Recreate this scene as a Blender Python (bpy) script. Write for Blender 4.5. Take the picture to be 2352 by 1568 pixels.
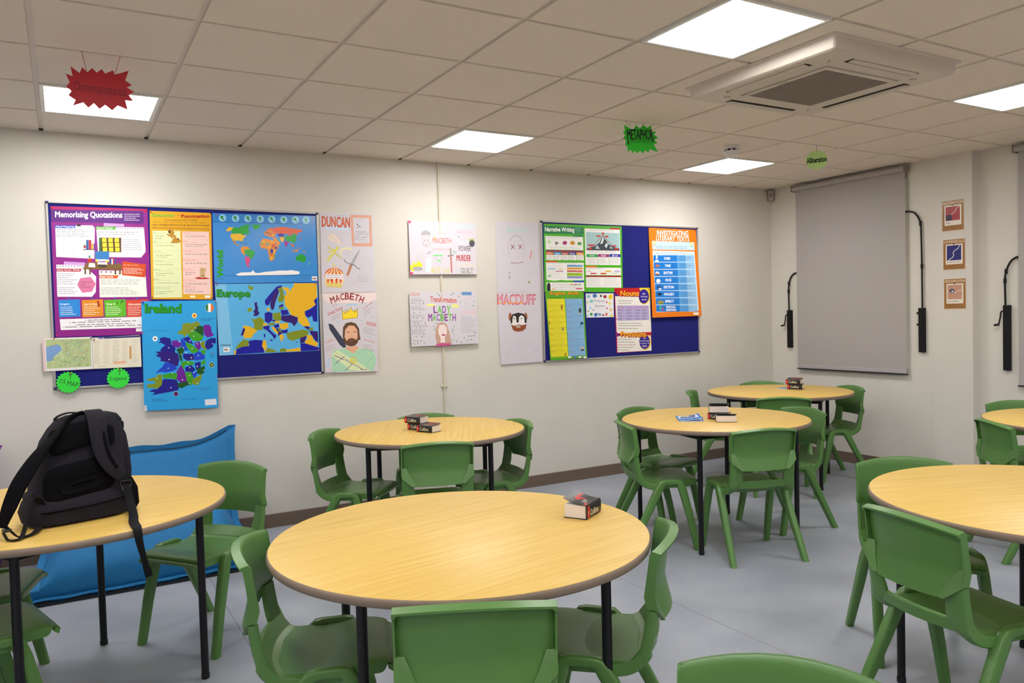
import bpy, bmesh, math, random
from mathutils import Vector, Matrix

# ---------------------------------------------------------------- camera, world, exposure
scene = bpy.context.scene
for o in list(bpy.data.objects):
    bpy.data.objects.remove(o, do_unlink=True)
COL = scene.collection

cam_data = bpy.data.cameras.new('camera')
cam_data.sensor_width = 36.0
cam_data.lens = 1793.6 / 2352.0 * 36.0
cam_data.clip_start = 0.05
cam = bpy.data.objects.new('camera', cam_data)
COL.objects.link(cam)
yaw, pitch, roll = 0.5222, -0.0336, -0.0264
fwd = Vector((math.sin(yaw)*math.cos(pitch), math.cos(yaw)*math.cos(pitch), math.sin(pitch)))
rgt0 = Vector((math.cos(yaw), -math.sin(yaw), 0))
up0 = rgt0.cross(fwd)
rgt = rgt0*math.cos(roll) + up0*math.sin(roll)
up = up0*math.cos(roll) - rgt0*math.sin(roll)
m = Matrix(((rgt.x, up.x, -fwd.x, 0.0643), (rgt.y, up.y, -fwd.y, -5.7556), (rgt.z, up.z, -fwd.z, 1.4906), (0, 0, 0, 1)))
cam.matrix_world = m
scene.camera = cam

world = bpy.data.worlds.new('world')
scene.world = world
world.use_nodes = True
world.node_tree.nodes['Background'].inputs[0].default_value = (0.5, 0.55, 0.6, 1)
world.node_tree.nodes['Background'].inputs[1].default_value = 0.3

scene.view_settings.view_transform = 'Standard'
scene.view_settings.look = 'None'
scene.view_settings.exposure = 0.0
scene.view_settings.gamma = 1.0
scene.view_settings.use_curve_mapping = False
LIGHT_STRENGTH = 28.0

H = 2.7295           # ceiling height
XR = 6.5425          # right wall
W0 = 0.5204          # first grid line from the back wall
XL, YF = -3.0, -9.0  # unseen left wall and wall behind the camera

# ---------------------------------------------------------------- materials
def lin(c):
    return c/12.92 if c <= 0.04045 else ((c+0.055)/1.055)**2.4
def hexlin(h):
    h = h.lstrip('#')
    return tuple(lin(int(h[i:i+2], 16)/255) for i in (0, 2, 4)) + (1,)
_mats = {}
def mat(hexc, rough=0.5, metal=0.0, spec=0.5, bump=0.0, bscale=200.0, var=0.0, vscale=8.0, coat=0.0, name=None):
    key = (hexc, rough, metal, spec, bump, bscale, var, vscale, coat)
    if key in _mats:
        return _mats[key]
    m = bpy.data.materials.new(name or 'mat_'+hexc.lstrip('#'))
    m.use_nodes = True
    nt = m.node_tree
    b = nt.nodes['Principled BSDF']
    b.inputs['Base Color'].default_value = hexlin(hexc)
    b.inputs['Roughness'].default_value = rough
    b.inputs['Metallic'].default_value = metal
    b.inputs['Specular IOR Level'].default_value = spec
    b.inputs['Coat Weight'].default_value = coat
    tc = nt.nodes.new('ShaderNodeTexCoord')
    if bump:
        n = nt.nodes.new('ShaderNodeTexNoise'); n.inputs['Scale'].default_value = bscale; n.inputs['Detail'].default_value = 3
        nt.links.new(tc.outputs['Object'], n.inputs['Vector'])
        bp = nt.nodes.new('ShaderNodeBump'); bp.inputs['Strength'].default_value = bump; bp.inputs['Distance'].default_value = 0.002
        nt.links.new(n.outputs['Fac'], bp.inputs['Height']); nt.links.new(bp.outputs['Normal'], b.inputs['Normal'])
    if var:
        n = nt.nodes.new('ShaderNodeTexNoise'); n.inputs['Scale'].default_value = vscale; n.inputs['Detail'].default_value = 5
        nt.links.new(tc.outputs['Object'], n.inputs['Vector'])
        hs = nt.nodes.new('ShaderNodeHueSaturation'); hs.inputs['Color'].default_value = hexlin(hexc)
        mr = nt.nodes.new('ShaderNodeMapRange'); mr.inputs['From Min'].default_value = .3; mr.inputs['From Max'].default_value = .7
        mr.inputs['To Min'].default_value = 1-var; mr.inputs['To Max'].default_value = 1+var
        nt.links.new(n.outputs['Fac'], mr.inputs['Value']); nt.links.new(mr.outputs['Result'], hs.inputs['Value'])
        nt.links.new(hs.outputs['Color'], b.inputs['Base Color'])
    _mats[key] = m
    return m

def wood_mat(angle=0.0):
    m = bpy.data.materials.new('beech_laminate'); m.use_nodes = True; nt = m.node_tree
    b = nt.nodes['Principled BSDF']; b.inputs['Roughness'].default_value = 0.42; b.inputs['Specular IOR Level'].default_value = 0.35
    tc = nt.nodes.new('ShaderNodeTexCoord')
    mp = nt.nodes.new('ShaderNodeMapping'); mp.inputs['Rotation'].default_value = (0, 0, -angle); mp.vector_type = 'POINT'
    nt.links.new(tc.outputs['Object'], mp.inputs['Vector'])
    sc = nt.nodes.new('ShaderNodeVectorMath'); sc.operation = 'MULTIPLY'; sc.inputs[1].default_value = (1.3, 38, 1)
    nt.links.new(mp.outputs['Vector'], sc.inputs[0])
    n1 = nt.nodes.new('ShaderNodeTexNoise'); n1.inputs['Scale'].default_value = 1.6; n1.inputs['Detail'].default_value = 6; n1.inputs['Distortion'].default_value = 0.6
    nt.links.new(sc.outputs['Vector'], n1.inputs['Vector'])
    sc2 = nt.nodes.new('ShaderNodeVectorMath'); sc2.operation = 'MULTIPLY'; sc2.inputs[1].default_value = (7, 160, 1)
    nt.links.new(mp.outputs['Vector'], sc2.inputs[0])
    n2 = nt.nodes.new('ShaderNodeTexNoise'); n2.inputs['Scale'].default_value = 2.0; n2.inputs['Detail'].default_value = 4
    nt.links.new(sc2.outputs['Vector'], n2.inputs['Vector'])
    mx = nt.nodes.new('ShaderNodeMath'); mx.operation = 'MULTIPLY_ADD'; mx.inputs[1].default_value = 0.35
    nt.links.new(n2.outputs['Fac'], mx.inputs[0]); nt.links.new(n1.outputs['Fac'], mx.inputs[2])
    cr = nt.nodes.new('ShaderNodeValToRGB')
    cr.color_ramp.elements[0].position = 0.30; cr.color_ramp.elements[0].color = hexlin('#bf9842')
    cr.color_ramp.elements[1].position = 0.92; cr.color_ramp.elements[1].color = hexlin('#d9b86a')
    e = cr.color_ramp.elements.new(0.62); e.color = hexlin('#cfab58')
    nt.links.new(mx.outputs[0], cr.inputs['Fac']); nt.links.new(cr.outputs['Color'], b.inputs['Base Color'])
    return m

def floor_mat():
    m = bpy.data.materials.new('vinyl_floor'); m.use_nodes = True; nt = m.node_tree
    b = nt.nodes['Principled BSDF']; b.inputs['Roughness'].default_value = 0.42; b.inputs['Specular IOR Level'].default_value = 0.4
    tc = nt.nodes.new('ShaderNodeTexCoord')
    n1 = nt.nodes.new('ShaderNodeTexNoise'); n1.inputs['Scale'].default_value = 2.2; n1.inputs['Detail'].default_value = 6
    nt.links.new(tc.outputs['Object'], n1.inputs['Vector'])
    cr = nt.nodes.new('ShaderNodeValToRGB')
    cr.color_ramp.elements[0].position = 0.35; cr.color_ramp.elements[0].color = hexlin('#8d929e')
    cr.color_ramp.elements[1].position = 0.68; cr.color_ramp.elements[1].color = hexlin('#9ca1ab')
    nt.links.new(n1.outputs['Fac'], cr.inputs['Fac'])
    # flecks
    sv = nt.nodes.new('ShaderNodeVectorMath'); sv.operation = 'MULTIPLY'; sv.inputs[1].default_value = (60, 32, 1)
    nt.links.new(tc.outputs['Object'], sv.inputs[0])
    n2 = nt.nodes.new('ShaderNodeTexNoise'); n2.inputs['Scale'].default_value = 1.0; n2.inputs['Detail'].default_value = 3
    nt.links.new(sv.outputs['Vector'], n2.inputs['Vector'])
    r2 = nt.nodes.new('ShaderNodeMapRange'); r2.inputs['From Min'].default_value = .64; r2.inputs['From Max'].default_value = .74; r2.inputs['To Max'].default_value = 0.35
    nt.links.new(n2.outputs['Fac'], r2.inputs['Value'])
    mx = nt.nodes.new('ShaderNodeMixRGB'); mx.inputs[2].default_value = hexlin('#6c707c')
    nt.links.new(r2.outputs['Result'], mx.inputs[0]); nt.links.new(cr.outputs['Color'], mx.inputs[1])
    n3 = nt.nodes.new('ShaderNodeTexNoise'); n3.inputs['Scale'].default_value = 90.0; n3.inputs['Detail'].default_value = 1
    nt.links.new(tc.outputs['Object'], n3.inputs['Vector'])
    r3 = nt.nodes.new('ShaderNodeMapRange'); r3.inputs['From Min'].default_value = .70; r3.inputs['From Max'].default_value = .76; r3.inputs['To Max'].default_value = 0.5
    nt.links.new(n3.outputs['Fac'], r3.inputs['Value'])
    mx2 = nt.nodes.new('ShaderNodeMixRGB'); mx2.inputs[2].default_value = hexlin('#c2c2c6')
    nt.links.new(r3.outputs['Result'], mx2.inputs[0]); nt.links.new(mx.outputs['Color'], mx2.inputs[1])
    # welded seams every two metres
    sx = nt.nodes.new('ShaderNodeSeparateXYZ'); nt.links.new(tc.outputs['Object'], sx.inputs[0])
    a = nt.nodes.new('ShaderNodeMath'); a.operation = 'SUBTRACT'; a.inputs[1].default_value = 0.754 - 1.966*4
    nt.links.new(sx.outputs['X'], a.inputs[0])
    md = nt.nodes.new('ShaderNodeMath'); md.operation = 'MODULO'; md.inputs[1].default_value = 1.966
    nt.links.new(a.outputs[0], md.inputs[0])
    lt = nt.nodes.new('ShaderNodeMath'); lt.operation = 'LESS_THAN'; lt.inputs[1].default_value = 0.005
    nt.links.new(md.outputs[0], lt.inputs[0])
    mx3 = nt.nodes.new('ShaderNodeMixRGB'); mx3.inputs[2].default_value = hexlin('#757880')
    nt.links.new(lt.outputs[0], mx3.inputs[0]); nt.links.new(mx2.outputs['Color'], mx3.inputs[1])
    nt.links.new(mx3.outputs['Color'], b.inputs['Base Color'])
    return m

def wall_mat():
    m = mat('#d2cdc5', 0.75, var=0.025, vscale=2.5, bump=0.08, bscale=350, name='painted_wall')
    return m

def emit_mat(strength):
    m = bpy.data.materials.new('lamp_diffuser'); m.use_nodes = True; nt = m.node_tree
    for n in list(nt.nodes):
        nt.nodes.remove(n)
    e = nt.nodes.new('ShaderNodeEmission'); e.inputs[0].default_value = (1.0, 0.98, 0.95, 1); e.inputs[1].default_value = strength
    o = nt.nodes.new('ShaderNodeOutputMaterial'); nt.links.new(e.outputs[0], o.inputs[0])
    return m

# ---------------------------------------------------------------- object helpers
def tag(o, label=None, cat=None, group=None, kind=None):
    if label: o['label'] = label
    if cat: o['category'] = cat
    if group: o['group'] = group
    if kind: o['kind'] = kind
    return o
def thing(name, label, cat, loc=(0, 0, 0), rz=0.0, group=None):
    o = bpy.data.objects.new(name, None); COL.objects.link(o)
    o.empty_display_size = 0.1
    o.location = loc; o.rotation_euler = (0, 0, rz)
    return tag(o, label, cat, group)
def obj_from(name, verts, faces, mats, parent=None, fm=None, smooth=False, loc=None):
    me = bpy.data.meshes.new(name)
    me.from_pydata([tuple(v) for v in verts], [], faces)
    if not isinstance(mats, (list, tuple)): mats = [mats]
    for mm in mats: me.materials.append(mm)
    if fm:
        for p, i in zip(me.polygons, fm): p.material_index = i
    if smooth:
        for p in me.polygons: p.use_smooth = True
    me.update()
    o = bpy.data.objects.new(name, me); COL.objects.link(o)
    if parent: o.parent = parent
    if loc: o.location = loc
    return o
def auto_smooth(o, deg=35):
    me = o.data
    bm = bmesh.new(); bm.from_mesh(me)
    bmesh.ops.recalc_face_normals(bm, faces=bm.faces)
    for e in bm.edges:
        e.smooth = not (len(e.link_faces) == 2 and e.calc_face_angle(0) > math.radians(deg))
    for f in bm.faces: f.smooth = True
    bm.to_mesh(me); bm.free()
    return o
class MB:
    """collects shapes for one mesh"""
    def __init__(self): self.v = []; self.f = []; self.fm = []
    def add(self, vs, fs, mi=0):
        b = len(self.v); self.v += [tuple(v) for v in vs]
        for f in fs: self.f.append(tuple(i+b for i in f)); self.fm.append(mi)
    def box(self, x0, y0, z0, x1, y1, z1, mi=0):
        vs = [(x, y, z) for z in (z0, z1) for y in (y0, y1) for x in (x0, x1)]
        self.add(vs, [(0, 2, 3, 1), (4, 5, 7, 6), (0, 1, 5, 4), (2, 6, 7, 3), (0, 4, 6, 2), (1, 3, 7, 5)], mi)
    def obox(self, M, sx, sy, sz, mi=0):
        vs = [M @ Vector((x*sx/2, y*sy/2, z*sz/2)) for z in (-1, 1) for y in (-1, 1) for x in (-1, 1)]
        self.add(vs, [(0, 2, 3, 1), (4, 5, 7, 6), (0, 1, 5, 4), (2, 6, 7, 3), (0, 4, 6, 2), (1, 3, 7, 5)], mi)
    def loft(self, rings, closed=True, cap=True, mi=0):
        n = len(rings[0]); vs = [p for r in rings for p in r]; fs = []
        for k in range(len(rings)-1):
            for i in range(n if closed else n-1):
                j = (i+1) % n
                fs.append((k*n+i, k*n+j, (k+1)*n+j, (k+1)*n+i))
        if cap and closed:
            fs.append(tuple(reversed(range(n)))); fs.append(tuple((len(rings)-1)*n+i for i in range(n)))
        self.add(vs, fs, mi)
    def tube(self, path, r, n=12, mi=0, cap=True, flat=None):
        """round or (rx, ry) section swept on a path; r may be a list"""
        P = [Vector(p) for p in path]; rings = []
        ref = Vector(flat) if flat else Vector((0, 0, 1))
        for k, p in enumerate(P):
            t = (P[min(k+1, len(P)-1)] - P[max(k-1, 0)]).normalized()
            a = ref if abs(t.dot(ref)) < 0.98 else Vector((0, 1, 0))
            s = t.cross(a).normalized(); u = s.cross(t).normalized()
            rr = r[k] if isinstance(r, list) else r
            rx, ry = rr if isinstance(rr, tuple) else (rr, rr)
            rings.append([p + s*rx*math.cos(2*math.pi*i/n) + u*ry*math.sin(2*math.pi*i/n) for i in range(n)])
        self.loft(rings, True, cap, mi)
    def disc(self, c, r, n=32, mi=0, z=None):
        self.add([(c[0]+r*math.cos(2*math.pi*i/n), c[1]+r*math.sin(2*math.pi*i/n), c[2]) for i in range(n)], [tuple(range(n))], mi)
    def lathe(self, prof, n=32, mi=0, c=(0, 0, 0)):
        rings = [[(c[0]+r*math.cos(2*math.pi*i/n), c[1]+r*math.sin(2*math.pi*i/n), c[2]+z) for i in range(n)] for r, z in prof]
        self.loft(rings, True, True, mi)
    def build(self, name, mats, parent=None, smooth=None, loc=None):
        o = obj_from(name, self.v, self.f, mats, parent, self.fm if isinstance(mats, (list, tuple)) else None, loc=loc)
        if smooth: auto_smooth(o, smooth)
        return o
def bevel(o, w, seg=2):
    b = o.modifiers.new('bevel', 'BEVEL'); b.width = w; b.segments = seg; b.limit_method = 'ANGLE'; b.angle_limit = math.radians(40)
    return o
def dup(root, loc, rz, label, group=None, cat=None):
    r = root.copy(); COL.objects.link(r); r.location = loc; r.rotation_euler = (0, 0, rz)
    r['label'] = label
    if group: r['group'] = group
    for ch in root.children:
        c = ch.copy(); COL.objects.link(c); c.parent = r
        for g in ch.children:
            d = g.copy(); COL.objects.link(d); d.parent = c
    return r

# ---------------------------------------------------------------- room shell
M_wall = wall_mat()
b = MB(); b.box(XL-.1, YF-.1, -.1, XR+.4, .15, 0)
tag(b.build('floor', floor_mat()), kind='structure')

b = MB(); b.box(XL-.1, 0, 0, XR+.4, .15, H+.1)
tag(b.build('wall_back', M_wall), kind='structure')
b = MB(); b.box(XL-.15, YF-.1, 0, XL, 0, H+.1)
M_far = mat('#aaa59d', .8, var=.02, name='low_bounce_wall')  # unseen walls, colour darkened to cut the bounced fill light
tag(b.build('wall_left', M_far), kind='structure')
b = MB(); b.box(XL-.1, YF-.15, 0, XR+.4, YF, H+.1)
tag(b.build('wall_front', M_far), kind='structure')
# right wall with its shallow pier
b = MB()
prof = [(XR, 0), (XR, -1.750), (XR-.012, -1.754), (XR-.012, -2.096), (XR+.075, -2.103), (XR+.075, YF), (XR+.3, YF), (XR+.3, 0)]
b.loft([[(x, y, 0) for x, y in prof], [(x, y, H+.1) for x, y in prof]])
tag(b.build('wall_right', M_wall), kind='structure')

M_skirt = mat('#6d5d50', 0.45, name='skirting_paint')
b = MB(); b.box(XL, -.016, 0, XR, 0, .092); b.box(XL, -.012, .092, XR, 0, .097)
tag(b.build('baseboard_back', M_skirt), kind='structure')
b = MB(); b.box(XR-.016, -1.752, 0, XR, -.016, .097); b.box(XR-.028, -2.111, 0, XR-.012, -1.752, .097); b.box(XR+.059, YF, 0, XR+.075, -2.111, .097)
tag(b.build('baseboard_right', M_skirt), kind='structure')

# suspended ceiling: grid plane and drop-edge tiles, holes where the lamps sit
M_tile = mat('#e2d8cc', 0.9, var=0.03, vscale=300, bump=0.15, bscale=500, name='mineral_tile')
M_grid = mat('#d8d0c6', 0.5, name='ceiling_grid')
lamp_cells = [(i, j) for i in (-4, 0, 4, 8) for j in (0, 4, 8, 12)]
b = MB()
b.box(XL-.1, YF-.1, H+.009, XR+.4, .1, H+.05, 1)
rows = [0.0] + [W0+.6*j for j in range(0, 16)]
cols = [0.6*i for i in range(-6, 13)]
for a in range(len(rows)-1):
    y1, y0 = -rows[a], -rows[a+1]
    for x0, x1 in zip(cols, cols[1:]):
        i = round(x0/.6); j = a-1
        if (i, j) in lamp_cells or (i, j) == (8, 4) and False: continue
        X0, X1, Y0, Y1 = max(x0, XL)+.013, min(x1, XR+.07)-.013, y0+.011, y1-(.011 if a else 0)
        if x1 <= XL or x0 >= XR+.05 or Y0 < YF-.3: continue
        if i == 10: X1 = XR+.07
        Y0 = max(Y0, YF)
        if Y1-Y0 < .02: continue
        b.box(X0, Y0, H-.001, X1, Y1, H+.012, 0)
# little dark notches where the runners end at the wall
for x in cols:
    if -0.1 < x < 6.3: b.box(x-.012, -.022, H-.0015, x+.012, 0, H+.01, 2)
tag(b.build('ceiling', [M_tile, M_grid, mat('#4a4238', 0.8)]), kind='structure')

# ceiling lamps
M_emit = emit_mat(LIGHT_STRENGTH)
M_lampframe = mat('#e8e6e2', 0.35, name='lamp_frame')
lamp_labels = {(0, 0): 'lit square ceiling panel lamp behind the hanging red paper star', (4, 0): 'lit square ceiling panel lamp near the back wall above the character drawings',
    (8, 0): 'lit square ceiling panel lamp just beyond the round smoke detector', (4, 4): 'large-looking lit ceiling panel lamp touching the air conditioning unit, nearest the camera',
    (8, 4): 'lit square ceiling panel lamp by the right edge of the photo, toward the second blind'}
for (i, j) in lamp_cells:
    cx, cy = .6*i+.3, -(W0+.6*j+.3)
    if cy < YF+.35: continue
    t = thing('ceiling_light', lamp_labels.get((i, j), 'lit square ceiling panel lamp outside the photo'), 'ceiling light', (cx, cy, H), 0, 'square panel lamps in the suspended ceiling')
    f = MB()
    for sx0, sy0, sx1, sy1 in ((-.288, -.288, .288, -.268), (-.288, .268, .288, .288), (-.288, -.268, -.268, .268), (.268, -.268, .288, .268)):
        f.box(sx0, sy0, -.008, sx1, sy1, .009)
    f.build('frame', M_lampframe, t)
    d = MB(); d.box(-.268, -.268, -.004, .268, .268, .006); d.build('diffuser', M_emit, t)
# ---------------------------------------------------------------- the green school chair
M_chair = mat('#527c3d', 0.34, spec=0.5, bump=0.12, bscale=900, name='green_polypropylene')
def interp(path, n):
    P = [Vector(p) for p in path]; L = [0]
    for a, c in zip(P, P[1:]): L.append(L[-1]+(c-a).length)
    out = []
    for k in range(n):
        s = L[-1]*k/(n-1); i = max(j for j in range(len(P)-1) if L[j] <= s+1e-9)
        out.append(P[i].lerp(P[i+1], min(1, (s-L[i])/max(1e-9, L[i+1]-L[i]))))
    return out
def catmull(path, n=8):
    P = [Vector(p) for p in path]; P = [P[0]*2-P[1]] + P + [P[-1]*2-P[-2]]; out = []
    for k in range(1, len(P)-2):
        for i in range(n):
            t = i/n; a, b_, c, d = P[k-1], P[k], P[k+1], P[k+2]
            out.append(0.5*((2*b_)+(c-a)*t+(2*a-5*b_+4*c-d)*t*t+(3*b_-a-3*c+d)*t**3))
    out.append(P[-2]); return out

def seat_mesh():
    mb = MB()
    # profile of the seat surface (y, z), front to rear, up to the lip of the opening
    prof = catmull([(0, .205, .418), (0, .213, .430), (0, .200, .4395), (0, .15, .444), (0, .06, .440), (0, -.03, .432), (0, -.09, .432), (0, -.130, .447), (0, -.150, .478)], 5)
    xs = [-1, -.985, -.94, -.85, -.7, -.5, -.25, 0, .25, .5, .7, .85, .94, .985, 1]
    n = len(prof); top = []; bot = []
    for u in xs:
        rt, rb = [], []
        for k, p in enumerate(prof):
            y, z = p.y, p.z
            w = .196 if y > -.02 else .196+.006*min(1, (-.02-y)/.1)
            if y > .13: w -= .022*((y-.13)/.085)**2
            t = prof[min(k+1, n-1)]-prof[max(k-1, 0)]; nrm = Vector((0, -t.z, t.y)).normalized()
            if nrm.z < 0 and y > -.1: nrm = -nrm
            nrm = Vector((0, t.z, -t.y)).normalized()
            if nrm.z < 0: nrm = -nrm
            dish = -.010*(1-u*u)*max(0, min(1, (.17-y)/.15))*(1 if y > -.1 else max(0, 1-(-.1-y)/.05))
            fall = -.006*(abs(u)**8)
            yy = y - .036*(1-(u*w/.204)**2)*max(0, min(1, (-.03-y)/.10))**1.3
            P = Vector((u*w, yy, z+dish+fall)); rt.append(P)
            ed = max(0, min(1, (abs(u)-.80)/.19)); ed = ed*ed*(3-2*ed)
            th = .010 + .024*ed
            if y > .12: th = max(th, .010+.016*min(1, (y-.12)/.05))
            if y > .19: th = max(.012, th*(1-(y-.19)/.05))
            if y < -.12: th = .010 + .012*ed
            q = P - nrm*th
            if abs(u) > .9: q.x = P.x*(1-.02*(abs(u)-.9)*10)
            rb.append(q)
        top.append(rt); bot.append(rb)
    m_ = len(xs)
    vs = [p for r in top for p in r] + [p for r in bot for p in r]; off = m_*n; fs = []
    for a in range(m_-1):
        for k in range(n-1):
            fs.append((a*n+k, a*n+k+1, (a+1)*n+k+1, (a+1)*n+k))
            fs.append((off+a*n+k, off+(a+1)*n+k, off+(a+1)*n+k+1, off+a*n+k+1))
    for k in range(n-1):
        fs.append((k, off+k, off+k+1, k+1)); a = (m_-1)*n; fs.append((a+k, a+k+1, off+a+k+1, off+a+k))
    for a in range(m_-1):
        fs.append((a*n, (a+1)*n, off+(a+1)*n, off+a*n)); fs.append((a*n+n-1, off+a*n+n-1, off+(a+1)*n+n-1, (a+1)*n+n-1))
    mb.add(vs, fs)
    # rolled lip under the opening
    lip = [(x*.135, -.158-.036*(1-(x*.135/.204)**2), .4745) for x in [-1, -.8, -.5, -.25, 0, .25, .5, .8, 1]]
    mb.tube(lip, (.005, .005), 10)
    # underside cross rib and the recessed plates beside the legs
    mb.box(-.165, .02, .395, .165, .05, .428)
    for s in (-1, 1):
        mb.box(min(s*.184, s*.199), -.030, .392, max(s*.184, s*.199), .082, .43)
    # rear band under the opening
    for_band = []
    for x in [-1, -.9, -.7, -.5, -.25, 0, .25, .5, .7, .9, 1]:
        yb = -.150-.036*(1-(x*.198/.204)**2)
        for_band.append([Vector((x*.198, yb, .478)), Vector((x*.198, yb-.016, .474)), Vector((x*.198, yb-.010, .440-.004*(1-x*x))), Vector((x*.198, yb+.020, .428-.006*(1-x*x))), Vector((x*.198, yb+.03, .440))])
    mb.loft(for_band)
    # belly of the shell under the seat
    rings = []
    for x in [-1, -.96, -.85, -.6, -.3, 0, .3, .6, .85, .96, 1]:
        d = .012+.034*math.sqrt(max(0, 1-x*x*.98))
        rings.append([Vector((x*.19, -.128+.075*k/6, .428-d*math.sin(math.pi*k/6)**.8 if 0 < k < 6 else .430)) for k in range(7)])
    rings = [[Vector((q.x, -.132+.17*i/6, q.z)) for i, q in enumerate(r)] for r in rings]
    mb.loft(rings)
    return mb
def upright(mb, s):
    # side strip that sweeps from the rear of the seat up to the backrest
    path = catmull([(0, -.055, .4185), (0, -.105, .427), (0, -.142, .455), (0, -.157, .50), (0, -.166, .55), (0, -.172, .595)], 5)
    n = len(path); rings = []
    for k, p in enumerate(path):
        t = (path[min(k+1, n-1)]-path[max(k-1, 0)]).normalized(); nr = Vector((0, t.z, -t.y))   # toward the front/top
        if nr.y < 0: nr = -nr
        f = k/(n-1)
        z = p.z
        w_in = .130 if z < .50 else .130+.018*min(1, (z-.5)/.1)
        w_out = .203
        lo = .036 if z < .47 else .030-.004*min(1, (z-.47)/.15)
        inner = .016
        xi, xo, xm = s*w_in, s*w_out, s*(w_out-.020)
        bw = lambda q: q - Vector((0, .036*max(0, 1-(q.x/.204)**2)*min(1, max(0, (-.03-p.y)/.10))**1.3*(1+.25*max(0, min(1, (z-.48)/.1))), 0))
        ringp = [Vector((xi, p.y, p.z)), Vector((xm, p.y, p.z))+nr*.002, Vector((xo-s*.003, p.y, p.z))+nr*.002, Vector((xo, p.y, p.z))-nr*.004,
                 Vector((xo, p.y, p.z))-nr*(lo-.004), Vector((xo-s*.004, p.y, p.z))-nr*lo, Vector((xm, p.y, p.z))-nr*lo, Vector((xi+s*.004, p.y, p.z))-nr*inner, Vector((xi, p.y, p.z))-nr*(inner-.003)]
        ringp = [bw(q) for q in ringp]
        if s < 0: ringp.reverse()
        rings.append(ringp)
    mb.loft(rings)
def back_mesh():
    mb = MB()
    zs = [.545, .552, .565, .58, .597, .615, .635, .66, .69, .72, .745, .762, .770, .774]
    us = [-1, -.985, -.95, -.85, -.7, -.5, -.25, 0, .25, .5, .7, .85, .95, .985, 1]
    def front(u, z):
        w = .205
        if z < .597:
            w = .148 + (.205-.148)*max(0, (z-.553)/(.597-.553))
        y = -.160 - (z-.60)*.150            # lean
        if z < .635: y -= .036*((.635-z)/.09)
        if z > .762: y -= .006*((z-.762)/.012)**2
        y -= .050*(1-(u*w/.205)**2)          # hollow of the back
        return Vector((u*w, y, z+.0225*(1-u*u)*max(0, (z-.60)/.174)))
    F = [[front(u, z) for u in us] for z in zs]
    def inner(u, z):                          # rear skin, a few millimetres behind
        p = front(u*.975, z if z > .55 else z+.002); p.y -= .006
        p.z = min(p.z, front(u*.975, .774).z-.008)
        return p
    B = [[inner(u, z) for u in us] for z in zs]
    nz, nu = len(zs), len(us); fs = []
    vs = [p for r in F for p in r] + [p for r in B for p in r]; off = nz*nu
    for a in range(nz-1):
        for k in range(nu-1):
            fs.append((a*nu+k, (a+1)*nu+k, (a+1)*nu+k+1, a*nu+k+1)); fs.append((off+a*nu+k, off+a*nu+k+1, off+(a+1)*nu+k+1, off+(a+1)*nu+k))
    for a in range(nz-1):
        fs.append((a*nu, off+a*nu, off+(a+1)*nu, (a+1)*nu)); k = nu-1; fs.append((a*nu+k, (a+1)*nu+k, off+(a+1)*nu+k, off+a*nu+k))
    for k in range(nu-1):
        fs.append((k, k+1, off+k+1, off+k)); a = (nz-1)*nu; fs.append((a+k, off+a+k, off+a+k+1, a+k+1))
    mb.add(vs, fs)
    # rim that turns back along the top and both sides
    def rim(pts, outs, d0, d1, th):
        rings = []
        for p, o_ in zip(pts, outs):
            a = Vector(p); o = Vector(o_); dv = Vector((0, -1, -.30)).normalized()
            rings.append([a, a+dv*(d1), a+dv*d1-o*th, a-o*th])
        mb.loft(rings)
    top = [front(u, .774) for u in us]
    rim([(p.x, p.y, p.z+.0005) for p in top], [(0, 0, 1)]*len(top), 0, .027, .006)
    for s in (-1, 1):
        side = [front(s, z) for z in zs if z >= .597]
        pts = [(p.x, p.y, p.z) for p in side]
        rings = []
        for (x, y, z) in pts:
            d = .026+.006*max(0, min(1, (.70-z)/.10))
            rings.append([Vector((x, y, z)), Vector((x, y-d, z-.001-.007*max(0, (z-.74)/.034))), Vector((x-s*.006, y-d, z-.001-.007*max(0, (z-.74)/.034))), Vector((x-s*.006, y, z))] if s > 0 else
                         [Vector((x-s*.006, y, z)), Vector((x-s*.006, y-d, z-.001-.007*max(0, (z-.74)/.034))), Vector((x, y-d, z-.001-.007*max(0, (z-.74)/.034))), Vector((x, y, z))])
        mb.loft(rings)
        yt = front(1, .774).y
        mb.add([(s*.2052, yt, .762), (s*.2052, yt-.0265, .756), (s*.194, yt-.0265, .756), (s*.194, yt, .762), (s*.2052, yt, .7748), (s*.2052, yt-.0265, .7668), (s*.194, yt-.0275, .7672), (s*.194, yt-.002, .7752)],
               [(0, 1, 2, 3), (4, 7, 6, 5), (0, 4, 5, 1), (1, 5, 6, 2), (2, 6, 7, 3), (3, 7, 4, 0)] if s > 0 else [(3, 2, 1, 0), (5, 6, 7, 4), (1, 5, 4, 0), (2, 6, 5, 1), (3, 7, 6, 2), (0, 4, 7, 3)])
        # slanted shoulder facets that tie the rim to the uprights
        def rear(x, z):
            w_ = .205 if z >= .597 else .148+.057*max(0, (z-.553)/.044)
            q = front(x/w_, z); return Vector((x, q.y-.0065, z))
        A = Vector((s*.2035, 0, .650)); A.y = front(1, .650).y-.028
        B_ = Vector((s*.2045, front(1, .600).y-.034, .594)); C_ = Vector((s*.150, -.226, .548)); D_ = rear(s*.128, .553); E_ = rear(s*.178, .648); D_.y -= .001; E_.y -= .001
        M1 = rear(s*.156, .602); M1.y -= .004
        f_ = [A, B_, C_, D_, M1, E_]; g_ = [q+Vector((0, .010, 0)) for q in f_]
        idx = [(0, 1, 4), (1, 2, 3), (1, 3, 4), (0, 4, 5)]
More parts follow.
